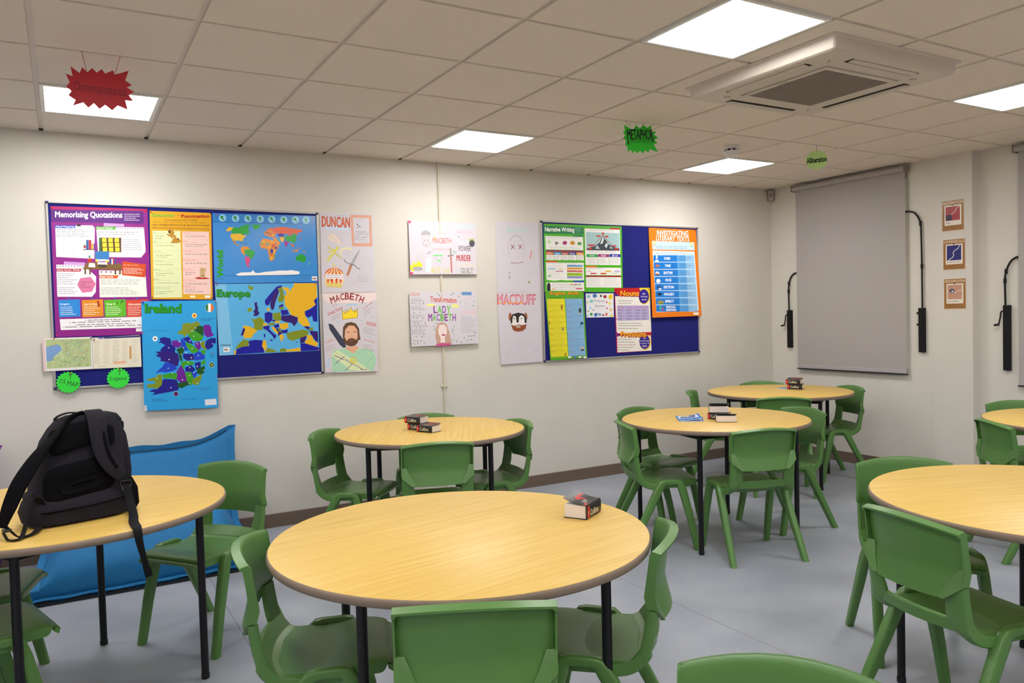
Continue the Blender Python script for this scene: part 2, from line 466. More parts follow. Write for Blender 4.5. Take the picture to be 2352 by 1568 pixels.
        fcs = [t_ if s < 0 else t_[::-1] for t_ in idx]+[tuple(6+i for i in (t_[::-1] if s < 0 else t_)) for t_ in idx]+[(i, i+6, (i+1) % 6+6, (i+1) % 6) if s < 0 else (i, (i+1) % 6, (i+1) % 6+6, i+6) for i in range(6)]
        mb.add(f_+g_, fcs)
    return mb
def leg_mesh(sx, front):
    mb = MB()
    if front:
        path = [(sx*.203, .025, .4300), (sx*.204, .066, .4300), (sx*.205, .080, .4250), (sx*.2065, .089, .408), (sx*.209, .102, .37), (sx*.2150, .145, .20), (sx*.2215, .186, .0)]
    else:
        path = [(sx*.203, .030, .4290), (sx*.204, -.008, .4290), (sx*.205, -.026, .4240), (sx*.2065, -.040, .406), (sx*.209, -.062, .37), (sx*.2170, -.150, .20), (sx*.2280, -.254, .0)]
    n = 14; rings = []; P = [Vector(p) for p in path]
    for k, p in enumerate(P):
        if k < 4:
            t = (P[min(k+1, 6)]-P[max(k-1, 0)]).normalized()
        else: t = (P[6]-P[4]).normalized()
        s = Vector((1, 0, 0)); s = (s - t*s.dot(t)).normalized(); u = t.cross(s).normalized()
        hw = [.018, .0185, .019, .020, .0205, .0195, .0170][k]; hd = [.016, .017, .021, .0245, .0250, .0215, .0185][k]
        ring = []
        for i in range(n):
            a = 2*math.pi*(i+.5)/n; ca, sa = math.cos(a), math.sin(a)
            e = .5
            q = p + s*hw*math.copysign(abs(ca)**e, ca) + u*hd*math.copysign(abs(sa)**e, sa)
            ring.append(q)
        if k == 6:
            ring = [q - t*(q.z/t.z) for q in ring]
        rings.append(ring)
    mb.loft(rings)
    return mb
def make_chair(label):
    t = thing('school_chair', label, 'chair', (0, 0, 0), 0, 'green plastic chairs around the round tables')
    s = seat_mesh(); so = s.build('seat', M_chair, t, smooth=40)
    bk = back_mesh()
    upright(bk, -1); upright(bk, 1)
    bk.build('backrest', M_chair, t, smooth=38)
    for sx in (-1, 1):
        for fr in (True, False):
            leg_mesh(sx, fr).build('leg', M_chair, t, smooth=50)
    return t

chairs = [
 # x, y, rotation, label
 (1.014, -3.860, 333.6, 'green plastic chair in the centre foreground, hollow back facing the camera, below the large table'),
 (0.761, -3.256, 250.8, 'green plastic chair at the left of the large foreground table, overlapped by its rim'),
 (1.560, -3.675, 47.4, 'green plastic chair in profile at the right of the large foreground table'),
 (1.931, -1.549, 342.7, 'green plastic chair, back to camera, at the back wall table with three black books'),
 (1.636, -1.008, 228.4, 'green plastic chair left of the back wall table with three black books'),
 (2.472, -1.256, 82.0, 'green plastic chair right of the back wall table with three black books'),
 (2.250, -.742, 159, 'green plastic chair mostly hidden behind the back wall table with three black books'),
 (3.670, -2.342, 340.9, 'green plastic chair, hollow back to camera, at the table with blue booklets'),
 (4.322, -2.028, 82.5, 'green plastic chair right of the table with blue booklets, facing left'),
 (3.359, -1.864, 246.1, 'green plastic chair left of the table with blue booklets, back turned to camera'),
 (3.715, -1.475, 194, 'green plastic chair behind the left rim of the table with blue booklets'),
 (5.104, -1.350, 318, 'green plastic chair at the corner table, camera side, only its upper back showing'),
 (5.865, -1.220, 66, 'green plastic chair in profile right of the corner table, below the wide grey blind'),
 (4.945, -.805, 222, 'green plastic chair left of the corner table, narrow sliver of back against the back wall'),
 (5.735, -.640, 145, 'green plastic chair behind the corner table, top edge showing behind two stacked books'),
 (0.613, -1.815, 127.5, 'green plastic chair right of the backpack table, before the blue bean bag'),
 (-.294, -1.900, 256, 'farther of two green chairs at the left edge under the backpack table'),
 (-.250, -2.440, 286, 'green plastic chair in the bottom left corner, nearer one under the backpack table'),
 (3.224, -3.736, 141.1, 'green plastic chair behind the left rim of the near table cut off at right'),
 (2.719, -4.193, 258.2, 'green plastic chair in the right foreground, hollow back turned to the camera'),
 (5.007, -3.287, 234.6, 'green plastic chair at the distant right edge table, dark hollow back to camera'),
 (5.745, -2.930, 140, 'green plastic chair behind the distant right edge table, a sliver of top edge'),
 (1.100, -4.840, 129, 'green plastic chair at the very bottom, only the curved top of its back showing'),
]
first = None
for (x, y, r, lab) in chairs:
    if first is None:
        first = make_chair(lab); first.location = (x, y, 0); first.rotation_euler = (0, 0, math.radians(r))
    else:
        dup(first, (x, y, 0), math.radians(r), lab)

# ---------------------------------------------------------------- round tables
TH = .770
M_edge = mat('#7d6c5e', 0.5, name='pvc_edge')
M_black = mat('#0b0911', 0.38, spec=0.4, name='black_steel')
def make_table(x, y, R, legdeg, grain, label):
    t = thing('round_table', label, 'table', (x, y, 0), 0, 'round beech-topped classroom tables')
    w = wood_mat(math.radians(grain))
    mb = MB(); mb.lathe([(R-.004, TH-.026), (R-.002, TH-.0005), (R-.003, TH)], 96)
    mb.build('tabletop', w, t, smooth=50)
    e = MB(); prof = []
    for k in range(9):
        a = -math.pi/2 + math.pi*k/8; prof.append((R-.004+.008*math.cos(a), TH-.014+.0135*math.sin(a)))
    n = 96; rings = []
    prof2 = [(R-.006, TH-.0275)] + prof + [(R-.006, TH-.002)]
    for i in range(n+1):
        a = 2*math.pi*i/n; rings.append([(r*math.cos(a), r*math.sin(a), z) for r, z in prof2])
    e.loft(rings, closed=True, cap=False)
    e.build('edge_band', M_edge, t, smooth=60)
    fr = MB(); rl = .515
    pts = [(rl*math.cos(math.radians(legdeg+90*k)), rl*math.sin(math.radians(legdeg+90*k))) for k in range(4)]
    for k in range(4):
        (x0, y0), (x1, y1) = pts[k], pts[(k+1) % 4]
        L = math.hypot(x1-x0, y1-y0); M = Matrix.Translation(((x0+x1)/2, (y0+y1)/2, TH-.045)) @ Matrix.Rotation(math.atan2(y1-y0, x1-x0), 4, 'Z')
        fr.obox(M, L, .022, .036)
    fr.build('frame', M_black, t)
    for (px, py) in pts:
        l = MB(); l.tube([(px, py, .012), (px, py, TH-.027)], .0155, 16)
        lo = l.build('leg', M_black, t, smooth=40)
        f = MB(); f.lathe([(.0145, 0), (.0172, .003), (.0172, .022), (.0160, .024)], 16, c=(px, py, 0)); f.build('foot_cap', M_black, lo, smooth=40)
    return t
make_table(1.193, -3.422, .621, 31, 9, 'large round beech table in the foreground with a single black book on it')
make_table(2.097, -1.139, .605, 20, 63, 'round beech table by the back wall with three black books near its left back')
make_table(3.808, -1.923, .608, 36, 15, 'round beech table in the right middle with blue booklets and three books')
make_table(5.468, -1.018, .604, 79, 10, 'round beech table in the far corner with two black books stacked on a blue sheet')
make_table(0.035, -2.146, .617, 74, 12, 'round beech table at the left edge carrying the dark backpack')
make_table(3.203, -4.276, .625, 38, -20, 'nearer round bare beech table cut off by the right edge')
make_table(5.438, -3.471, .614, 28, 70, 'farther small-looking round bare beech table at the right edge')
# ---------------------------------------------------------------- flat printed and drawn things on the walls
def homography(src, dst):
    """3x3 projective map that takes four points to four points"""
    A = []
    for (x, y), (u, v) in zip(src, dst):
        A.append([x, y, 1, 0, 0, 0, -u*x, -u*y, u]); A.append([0, 0, 0, x, y, 1, -v*x, -v*y, v])
    n = 8
    for i in range(n):
        p = max(range(i, n), key=lambda r: abs(A[r][i])); A[i], A[p] = A[p], A[i]
        for r in range(n):
            if r != i:
                f = A[r][i]/A[i][i]
                for c in range(i, n+1): A[r][c] -= f*A[i][c]
    h = [A[i][n]/A[i][i] for i in range(n)]+[1]
    return lambda x, y: ((h[0]*x+h[1]*y+h[2])/(h[6]*x+h[7]*y+h[8]), (h[3]*x+h[4]*y+h[5])/(h[6]*x+h[7]*y+h[8]))

_glyphs = {}
def text_mesh(s, bold, shear=0.0):
    key = (s, bold, shear)
    if key in _glyphs: return _glyphs[key]
    cu = bpy.data.curves.new('t', 'FONT'); cu.body = s; cu.size = 1; cu.resolution_u = 2; cu.offset = bold; cu.shear = shear
    cu.fill_mode = 'FRONT'
    o = bpy.data.objects.new('t', cu); COL.objects.link(o)
    dg = bpy.context.evaluated_depsgraph_get(); dg.update()
    me = bpy.data.meshes.new_from_object(o.evaluated_get(dg))
    vs = [(v.co.x, v.co.y) for v in me.vertices]; fs = [tuple(p.vertices) for p in me.polygons]
    bpy.data.objects.remove(o, do_unlink=True); bpy.data.curves.remove(cu); bpy.data.meshes.remove(me)
    if vs:
        x0 = min(v[0] for v in vs); x1 = max(v[0] for v in vs); y0 = min(v[1] for v in vs); y1 = max(v[1] for v in vs)
    else: x0 = x1 = y0 = y1 = 0
    _glyphs[key] = (vs, fs, x0, x1, y0, y1); return _glyphs[key]

class Sheet:
    """a printed sheet: art drawn in its own flat art space, mapped to four wall points.
    art: TL, TR, BR, BL in art space; wall: the same corners as (across, height)."""
    def __init__(self, art, wall, plane='back', off=.004, tilt=.0, thick=.0012, base='#ffffff', rough=.35, bow=0.0, side=None):
        self.h = homography(art, wall); self.art = art; self.wall = wall
        self.plane = plane; self.off = off; self.tilt = tilt; self.thick = thick; self.rough = rough; self.side = side
        self.zt = max(w[1] for w in wall); self.zb = min(w[1] for w in wall)
        self.mb = MB(); self.mats = []; self.idx = {}; self.layer = 1
        self.base = base
        self.shapes = []
        q = [self.P(x, y, 0) for x, y in art]; q2 = [self.P(x, y, -thick) for x, y in art]
        mi = self.mi(base)
        self.mb.add(q+q2, [(0, 1, 2, 3), (7, 6, 5, 4), (0, 4, 5, 1), (1, 5, 6, 2), (2, 6, 7, 3), (3, 7, 4, 0)], mi)
    def mi(self, c):
        if c not in self.idx:
            self.idx[c] = len(self.mats); self.mats.append(mat(c, self.rough))
        return self.idx[c]
    def W(self, a, z, d):
        f = (self.zt-z)/(self.zt-self.zb+1e-9)
        d = self.off + self.tilt*f + self.thick + d
        if self.plane == 'back': return (a, -d, z)
        return (self.side - d, a, z)
    def P(self, x, y, d):
        a, z = self.h(x, y); return self.W(a, z, d)
    def put(self, pts, faces, c, layer=None):
        self.shapes.append((self.layer if layer is None else layer, len(self.shapes), pts, faces, self.mi(c)))
    def poly(self, pts, c, layer=None):
        self.put(list(pts), [tuple(range(len(pts)))], c, layer)
    def rect(self, x0, y0, x1, y1, c, layer=None, sk=0.0):
        self.poly([(x0, y0), (x1, y0+sk*(x1-x0)), (x1, y1+sk*(x1-x0)), (x0, y1)], c, layer)
    def circ(self, x, y, r, c, layer=None, n=20, ry=None, jag=0):
        ry = ry or r; rnd = random.Random(int(x*7+y*13))
        self.poly([(x+r*(1-jag*rnd.random())*math.cos(2*math.pi*i/n), y+ry*(1-jag*rnd.random())*math.sin(2*math.pi*i/n)) for i in range(n)], c, layer)
    def line(self, pts, w, c, layer=None):
        for (x0, y0), (x1, y1) in zip(pts, pts[1:]):
            dx, dy = x1-x0, y1-y0; L = math.hypot(dx, dy) or 1; nx, ny = -dy/L*w/2, dx/L*w/2
            self.poly([(x0+nx, y0+ny), (x1+nx, y1+ny), (x1-nx, y1-ny), (x0-nx, y0-ny)], c, layer)
    def text(self, s, x0, y0, x1, y1, c, bold=.0, layer=None, sk=0.0, ang=0.0, shear=0.0):
        """fit the string in the box x0..x1, y0 (top)..y1 (bottom); sk: downward slope; ang: rotation about the box centre"""
        if 'M' in s and bold > 0:      # heavier strokes by overprinting
            k = max(.004, min(bold, .03))*abs(y1-y0)*1.0
            for dx, dy in ((-k, 0), (k, 0), (0, -k), (0, k)):
                self.text(s, x0+dx, y0+dy, x1+dx, y1+dy, c, 0, layer, sk, ang, shear)
            return
        vs, fs, a0, a1, b0, b1 = text_mesh(s, bold, shear)
        if not vs: return
        L = (self.layer+1) if layer is None else layer
        cx, cy = (x0+x1)/2, (y0+y1)/2; ca, sa = math.cos(math.radians(ang)), math.sin(math.radians(ang)); out = []
        for (px, py) in vs:
            X = x0+(px-a0)/(a1-a0)*(x1-x0); Y = y1-(py-b0)/(b1-b0)*(y1-y0)
            if ang: dx, dy = X-cx, Y-cy; X, Y = cx+dx*ca-dy*sa, cy+dx*sa+dy*ca
            out.append((X, Y+sk*(X-x0)))
        self.put(out, fs, c, L)
    def print(self, x0, y0, x1, y1, n, c, seed=1, h=.45, layer=None, sk=0.0, ragged=True):
        """lines of print too fine to read, as rows of word-sized dashes"""
        rnd = random.Random(seed); st = (y1-y0)/n; pts = []; fcs = []
        for i in range(n):
            x = x0; end = x1 - (rnd.random()*.35*(x1-x0) if ragged else 0); yy = y0+st*i
            while x < end:
                w = (x1-x0)*rnd.uniform(.05, .16); e = min(x+w, end)
                a = yy+st*.25+sk*(x-x0); b_ = a+st*h*.72; k = len(pts); d_ = sk*(e-x)
                if e > x: pts += [(x, a), (e, a+d_), (e, b_+d_), (x, b_)]; fcs.append((k, k+1, k+2, k+3))
                x = e+(x1-x0)*.025
        self.put(pts, fcs, c, layer)
    def pin(self, x, y, c='#c02030', r=None):
        a, z = self.h(x, y); r = r or .0045
        rings = []
        for rr, dd in ((r*.6, 0), (r*.5, .004), (r, .005), (r*.9, .009)):
            rings.append([self.W(a+rr*math.cos(2*math.pi*i/10), z+rr*math.sin(2*math.pi*i/10), dd+.0004) for i in range(10)])
        self.mb.loft(rings, mi=self.mi(c))
    def build(self, name, label, cat, group=None, parent=None):
        for rank, (L, i, pts, fcs, mi) in enumerate(sorted(self.shapes, key=lambda q: (q[0], q[1]))):
            if pts: self.mb.add([self.P(x, y, (rank+1)*6e-6) for x, y in pts], fcs, mi)
        o = self.mb.build(name, self.mats, parent)
        if not parent: tag(o, label, cat, group)
        return o

# two felt notice boards with aluminium frames
M_felt = mat('#0c1270', 0.95, var=.06, vscale=400, bump=.2, bscale=700, name='blue_felt')
M_alu = mat('#b9b7b6', 0.35, metal=.7, name='aluminium')
def board(x0, x1, z0, z1, label):
    t = thing('notice_board', label, 'notice board', ((x0+x1)/2, 0, z0))
    w, h = (x1-x0)/2, z1-z0; f = .014
    b = MB(); b.box(-w+.004, -.010, .004, w-.004, -.001, h-.004); b.build('felt_panel', M_felt, t)
    b = MB()
    for a in ((-w, 0, w, f), (-w, h-f, w, h), (-w, f, -w+f, h-f), (w-f, f, w, h-f)):
        b.box(a[0], -.017, a[1], a[2], -.0005, a[3])
    bevel(b.build('frame', M_alu, t), .003)
    b = MB()
    for sx in (-1, 1):
        for z in (.001, h-.019): b.box(min(sx*(w+.001), sx*(w-.018)), -.0185, z, max(sx*(w+.001), sx*(w-.018)), -.0, z+.018)
    bevel(b.build('corner_cap', mat('#1c2450', .5), t), .003)
board(.005, 1.740, 1.092, 2.289, 'wide blue felt notice board on the left, crowded with maps and posters')
board(3.686, 5.502, 1.073, 2.302, 'blue felt notice board on the right with green and orange posters')
OB = .0105   # in front of the felt
OF = .0190   # over the frame

# --- 'Memorising Quotations'
s = Sheet([(160, 150), (1560, 185), (1630, 1988), (238, 2032)], [(0.032, 2.256), (0.59, 2.263), (0.588, 1.428), (0.028, 1.428)], off=OB, base='#8c1283')
s.poly([(160, 150), (1560, 185), (1563, 240), (162, 200)], '#b00a62')
s.poly([(162, 195), (1500, 215), (1505, 400), (170, 375)], '#57107a')
s.text('Memorising Quotations', 230, 226, 1195, 334, '#ffffff', .036, sk=.005)
s.print(1222, 250, 1470, 365, 4, '#e8d8f0', 3, .4)
s.poly([(230, 425), (770, 425), (790, 905), (245, 880)], '#f6f2f6'); s.poly([(770, 430), (800, 460), (795, 905), (780, 905)], '#e6dfe8')
s.poly([(225, 425), (530, 425), (508, 468), (228, 465)], '#1c4fc4', 2); s.text('Mind Mapping', 240, 432, 500, 462, '#ffffff', .01, 3)
s.print(245, 480, 740, 600, 4, '#80808a', 5, .35, 2)
for (x, y, cc) in ((370, 680, '#d98a8a'), (480, 655, '#8abaa0'), (345, 735, '#9ac0b0'), (440, 725, '#6a9ae0'), (550, 740, '#e09090'), (385, 785, '#e09a80'), (480, 785, '#8080a0'), (310, 660, '#c0a0c0'), (520, 830, '#a0a0c0')):
    s.print(x-38, y-14, x+38, y+14, 2, cc, x, .3, 2)
    s.line([(x-55, y), (x-45, y-22), (x, y-28), (x+45, y-22), (x+55, y), (x+45, y+20), (x, y+26), (x-45, y+20), (x-55, y)], 2, cc, 2)
s.poly([(545, 405), (590, 405), (600, 440), (540, 440)], '#2a2030', 3)
s.poly([(930, 390), (1225, 405), (1222, 440), (928, 440)], '#c99bd8', 1)
s.poly([(820, 445), (1510, 450), (1535, 800), (1470, 885), (850, 880)], '#f8f4f8', 2)
s.poly([(818, 440), (1112, 445), (1090, 488), (822, 484)], '#4fae2a', 3); s.text('Post-it Notes', 835, 448, 1060, 478, '#f8fff0', .01, 4)
for k in range(11): s.circ(1130+k*37, 463, 8, '#6a3a80', 3, 8)
s.print(840, 510, 1460, 575, 2, '#707078', 8, .32, 3); s.print(1205, 620, 1500, 790, 6, '#707078', 9, .3, 3)
s.rect(860, 600, 1182, 810, '#5a3a20', 3, .005); s.rect(860, 600, 890, 808, '#3a6a30', 4)
for a in range(3):
    for c_ in range(3): s.rect(905+c_*90+a*5, 608+a*68, 968+c_*90+a*5, 666+a*68, '#f0dc30', 4)
for x, w, cc in ((675, 35, '#2a5a9a'), (712, 38, '#b02838'), (752, 28, '#d8a828'), (784, 22, '#6a3a90')): s.rect(x, 635 if x < 750 else 685, x+w, 768, cc, 4)
s.rect(630, 768, 800, 778, '#302030', 4); s.circ(655, 735, 20, '#b02828', 4, 10); s.circ(653, 712, 12, '#308040', 5, 8)
s.poly([(805, 798), (1008, 800), (1005, 915), (808, 912)], '#2c78b8', 4); s.poly([(808, 912), (1005, 915), (1010, 940), (812, 940)], '#e0e4ec', 4)
s.poly([(630, 1045), (700, 950), (1180, 975), (1200, 1045), (1190, 1060), (630, 1058)], '#7a5a28', 3)
for x in (650, 720, 1085, 1150): s.rect(x, 1055, x+25, 1130, '#6a4c20', 4)
s.rect(700, 905, 755, 960, '#c02818', 5); s.poly([(730, 850), (740, 905), (705, 880)], '#3a7a3a', 5); s.poly([(720, 965), (800, 970), (810, 1030), (705, 1025)], '#e8eef4', 5)
s.poly([(845, 950), (975, 955), (985, 990), (835, 985)], '#d8d8e0', 5); s.poly([(860, 995), (960, 998), (968, 1028), (855, 1025)], '#303038', 5)
for x, cc in ((1015, '#2a4a9a'), (1040, '#e0e0e0'), (1060, '#b02838'), (1085, '#3a50a0')): s.rect(x, 905, x+22, 985, cc, 5)
s.poly([(808, 920), (840, 915), (850, 950), (815, 950)], '#f0d030', 5); s.poly([(950, 935), (1000, 925), (1005, 950), (955, 955)], '#f0d030', 5)
s.poly([(355, 945), (660, 960), (658, 1000), (355, 995)], '#c99bd8', 1)
s.poly([(245, 990), (640, 1000), (820, 1160), (815, 1385), (760, 1452), (262, 1452)], '#f4f0f6', 2)
for k in range(10): s.circ(265+k*40, 1012, 9, '#6a4a80', 3, 8)
s.poly([(248, 1048), (612, 1050), (590, 1092), (250, 1090)], '#b01c3c', 3); s.text('Read, Cover, Write', 262, 1056, 580, 1084, '#ffffff', .01, 4)
s.print(265, 1110, 560, 1285, 6, '#606068', 11, .3, 3); s.print(275, 1310, 565, 1425, 4, '#606068', 12, .3, 3)
s.poly([(545, 1280), (590, 1185), (740, 1165), (815, 1265), (760, 1380), (620, 1395)], '#d878a0', 3)
s.text('1. Read out loud', 580, 1228, 762, 1250, '#602048', 0, 4); s.text('2. Cover.', 580, 1265, 680, 1286, '#602048', 0, 4); s.text('3. Write it out.', 582, 1300, 750, 1322, '#602048', 0, 4)
s.poly([(860, 1072), (1200, 1075), (1535, 1150), (1555, 1450), (872, 1460)], '#f6f1e4', 2)
for k in range(5): s.circ(895+k*68, 1095, 13, '#8a3070', 3, 10)
s.poly([(862, 1138), (1145, 1142), (1122, 1188), (865, 1184)], '#d85a10', 3); s.text('Flash Cards', 875, 1146, 1065, 1176, '#ffffff', .01, 4)
s.print(885, 1200, 1480, 1285, 3, '#707070', 14, .28, 3); s.print(890, 1315, 1480, 1430, 4, '#707070', 15, .28, 3)
s.poly([(1200, 940), (1540, 985), (1528, 1172), (1190, 1140)], '#cf4a10', 4); s.text('Marriage and Class', 1212, 982, 1430, 1005, '#ffd8c0', 0, 5, sk=.03)
s.print(1215, 1030, 1505, 1125, 5, '#ffe8dc', 16, .45, 5, .03)
for x0, cc, tx, col2 in ((275, '#1f86d8', 'Imagery', '#e8f4ff'), (610, '#e08a18', 'Act It Out', '#fff0d8'), (935, '#5cb81c', 'Sing It', '#f0ffe0'), (1250, '#d84830', 'Abbreviation', '#ffe8e0')):
    s.poly([(x0, 1500), (x0+308, 1488), (x0+318, 1735), (x0+14, 1748)], cc, 2)
    s.text(tx, x0+30, 1545, x0+(230 if len(tx) > 8 else 165), 1578, col2, .02, 3, sk=-.03)
    s.print(x0+32, 1592, x0+270, 1725, 5, col2, x0, .42, 3, -.03)
    s.circ(x0+155, 1475, 13, '#2a60c0', 4, 10)
s.poly([(820+10, 1520), (850, 1500), (880, 1580), (845, 1600)], '#a83810', 4)
s.poly([(1110, 1560), (1125, 1515), (1135, 1518), (1122, 1565)], '#2a5a18', 4); s.poly([(1170, 1550), (1182, 1505), (1215, 1500), (1208, 1548), (1200, 1515), (1188, 1518), (1180, 1552)], '#2a5a18', 4)
s.poly([(295, 1775), (1600, 1735), (1610, 1890), (312, 1930)], '#f2eff4', 2)
for k, (a, c_) in enumerate(((700, 1180), (470, 1395), (545, 1330), (370, 1560))):
    s.print(a, 1778+k*33, c_, 1806+k*33, 1, '#60606a', 20+k, .45, 3, -.028, False); s.poly([(a-40, 1790+k*33), (a-28, 1800+k*33), (a-12, 1776+k*33), (a-26, 1790+k*33)], '#d03030', 3)
s.rect(1395, 1905, 1480, 1950, '#f4f0f4', 2)
for p in ((180, 170), (1540, 200), (250, 2005)): s.pin(*p)
s.build('wall_poster', 'purple poster headed Memorising Quotations, top left of the left board', 'poster')

# --- 'Grammar + Punctuation'
s = Sheet([(75, 128), (850, 158), (870, 1244), (97, 1241)], [(0.603, 2.252), (0.992, 2.253), (0.98, 1.655), (0.591, 1.662)], off=OB, base='#dfa514')
s.text('Grammar', 100, 165, 395, 208, '#1f7a1c', .03, 3); s.text('Grammar', 97, 161, 392, 205, '#8fcf40', .012, 4)
s.text('-', 425, 185, 450, 190, '#8a3010', .02, 3); s.text('Punctuation', 475, 178, 830, 218, '#7a1010', .03, 3); s.text('Punctuation', 472, 175, 827, 215, '#c83020', .012, 4)
s.text('Consonants and Vowels', 262, 232, 678, 258, '#7a5a10', .005, 3)
s.print(110, 262, 820, 282, 1, '#9a7418', 1, .4, 2, .02)
s.text('abcdefghijklmnopqrstuvwxyz', 108, 290, 825, 322, '#6a4a10', .008, 3, sk=.012)
s.text('ABCDEFGHIJKLMNOPQRSTUVWXYZ', 108, 332, 825, 358, '#6a4a10', .008, 3, sk=.03)
s.poly([(112, 378), (462, 384), (485, 1218), (130, 1222)], '#dfe6b4', 1); s.poly([(485, 388), (820, 396), (848, 1180), (500, 1178)], '#f0ccc4', 1)
L1 = [('Noun', 'The dog ate', 'the bone.'), ('Verb', 'The dog ate the bone.', ''), ('Adjective', 'The clever dog ate', 'the tasty bone.'), ('Conjunction', 'The dog ate the bone', ''), ('Pronoun', 'The dog ate the bone,', 'it was tasty.'), ('Adverb', 'The dog ate the bone noisily.', ''), ('Complementing verbs', 'The dog ate the bone', 'and enjoyed it.')]
yy = [385, 505, 625, 745, 855, 975, 1085]
for (a, t1, t2), y in zip(L1, yy):
    s.text(a, 124, y+4, 124+len(a)*11, y+20, '#5a9a4a', 0, 2); s.print(124, y+22, 400, y+40, 1, '#8cb870', y, .3, 2)
    s.text(t1, 148, y+52, 148+min(300, len(t1)*11), y+72, '#50502a', 0, 2)
    if t2: s.text(t2, 148, y+80, 148+len(t2)*10, y+98, '#50502a', 0, 2)
    s.line([(120, y-6), (465, y-2)], 2, '#b8c890', 2)
L2 = [('Full stop', 'The cat sat on the mat.', ''), ('Comma', 'The cat, which was called', 'Fluffy, sat on the mat.'), ('Question mark', 'Did the cat sit on the mat?', ''), ('Exclamation mark', 'Get that cat off the mat!', ''), ('Apostrophe', "The cat's on", 'the mat.'), ("Speech marks", "The cat's mat is where it sat.", ''), ('Semicolon', 'The dog sat,', 'The cat sat on the mat.')]
yy = [395, 500, 620, 735, 850, 990, 1065]
for (a, t1, t2), y in zip(L2, yy):
    s.text(a, 495, y+2, 495+len(a)*10, y+18, '#d05848', 0, 2)
    s.print(498, y+20, 730, y+38, 1, '#dc8070', y, .3, 2)
    s.text(t1, 520, y+44, 520+min(280, len(t1)*11), y+64, '#5a3038', 0, 2)
    if t2: s.text(t2, 522, y+70, 522+len(t2)*10, y+88, '#5a3038', 0, 2)
    s.line([(490, y-6), (822, y-2)], 2, '#e0a89c', 2)
s.poly([(300, 370), (330, 360), (370, 375), (388, 400), (378, 430), (405, 440), (412, 470), (450, 485), (478, 515), (440, 535), (345, 538), (350, 515), (370, 500), (345, 460), (300, 440), (285, 420), (330, 425), (310, 395)], '#b8862c', 4)
s.circ(325, 395, 16, '#3a3028', 5, 10); s.circ(372, 470, 10, '#e8d8b0', 5, 8); s.poly([(430, 470), (445, 480), (435, 500), (422, 488)], '#5a4020', 5)
s.poly([(640, 975), (720, 955), (840, 980), (760, 990), (680, 988)], '#b82820', 4)
s.poly([(700, 965), (715, 920), (705, 890), (715, 845), (735, 838), (760, 855), (785, 850), (785, 890), (770, 905), (778, 965), (745, 972)], '#c8a878', 5); s.circ(745, 945, 9, '#6a4020', 6, 8); s.circ(740, 878, 5, '#403020', 6, 6)
s.rect(585, 1195, 650, 1222, '#f0e8c0', 2); s.rect(770, 1192, 840, 1225, '#f4f0e8', 2)
for p in ((88, 145), (842, 168), (855, 1225), (108, 1222)): s.pin(*p, c='#5a2018')
s.build('wall_poster', 'yellow Grammar and Punctuation poster with cartoon dog, beside the purple poster', 'poster')

# --- maps
GL, YL, OL, NV, PU, OC = '#1fa030', '#e8b41c', '#7f8f20', '#12129c', '#2e1070', '#3c94dc'
s = Sheet([(865, 158), (2155, 163), (2195, 1022), (890, 1047)], [(0.999, 2.253), (1.721, 2.262), (1.724, 1.774), (0.996, 1.766)], off=OB, base='#3a8cd8', rough=.16)
s.poly([(866, 158), (2155, 163), (2160, 272), (868, 268)], '#2f80cc'); s.line([(868, 269), (2160, 273)], 4, '#18305a', 2); s.line([(1010, 948), (2190, 932)], 4, '#18305a', 2)
for k, x in enumerate((990, 1150, 1302, 1456, 1602, 1752, 1900, 2036)):
    s.circ(x, 216+k, 46, '#8cc8ec', 2, 22); s.circ(x-8+3*(k % 3), 205+k, 24, '#2a8a30', 3, 9, jag=.5); s.circ(x+10-7*(k % 2), 232+k, 15, '#2a8a30', 3, 8, jag=.5)
s.text('World', 785, 762, 1135, 842, '#0d5a20', .055, 3, ang=-90); s.text('World', 783, 760, 1137, 838, '#22a022', .045, 4, ang=-90)
s.text('City Map', 915, 990, 1000, 1003, '#1a5a30', 0, 3)
R = '#e0552a'; O = '#e08a24'
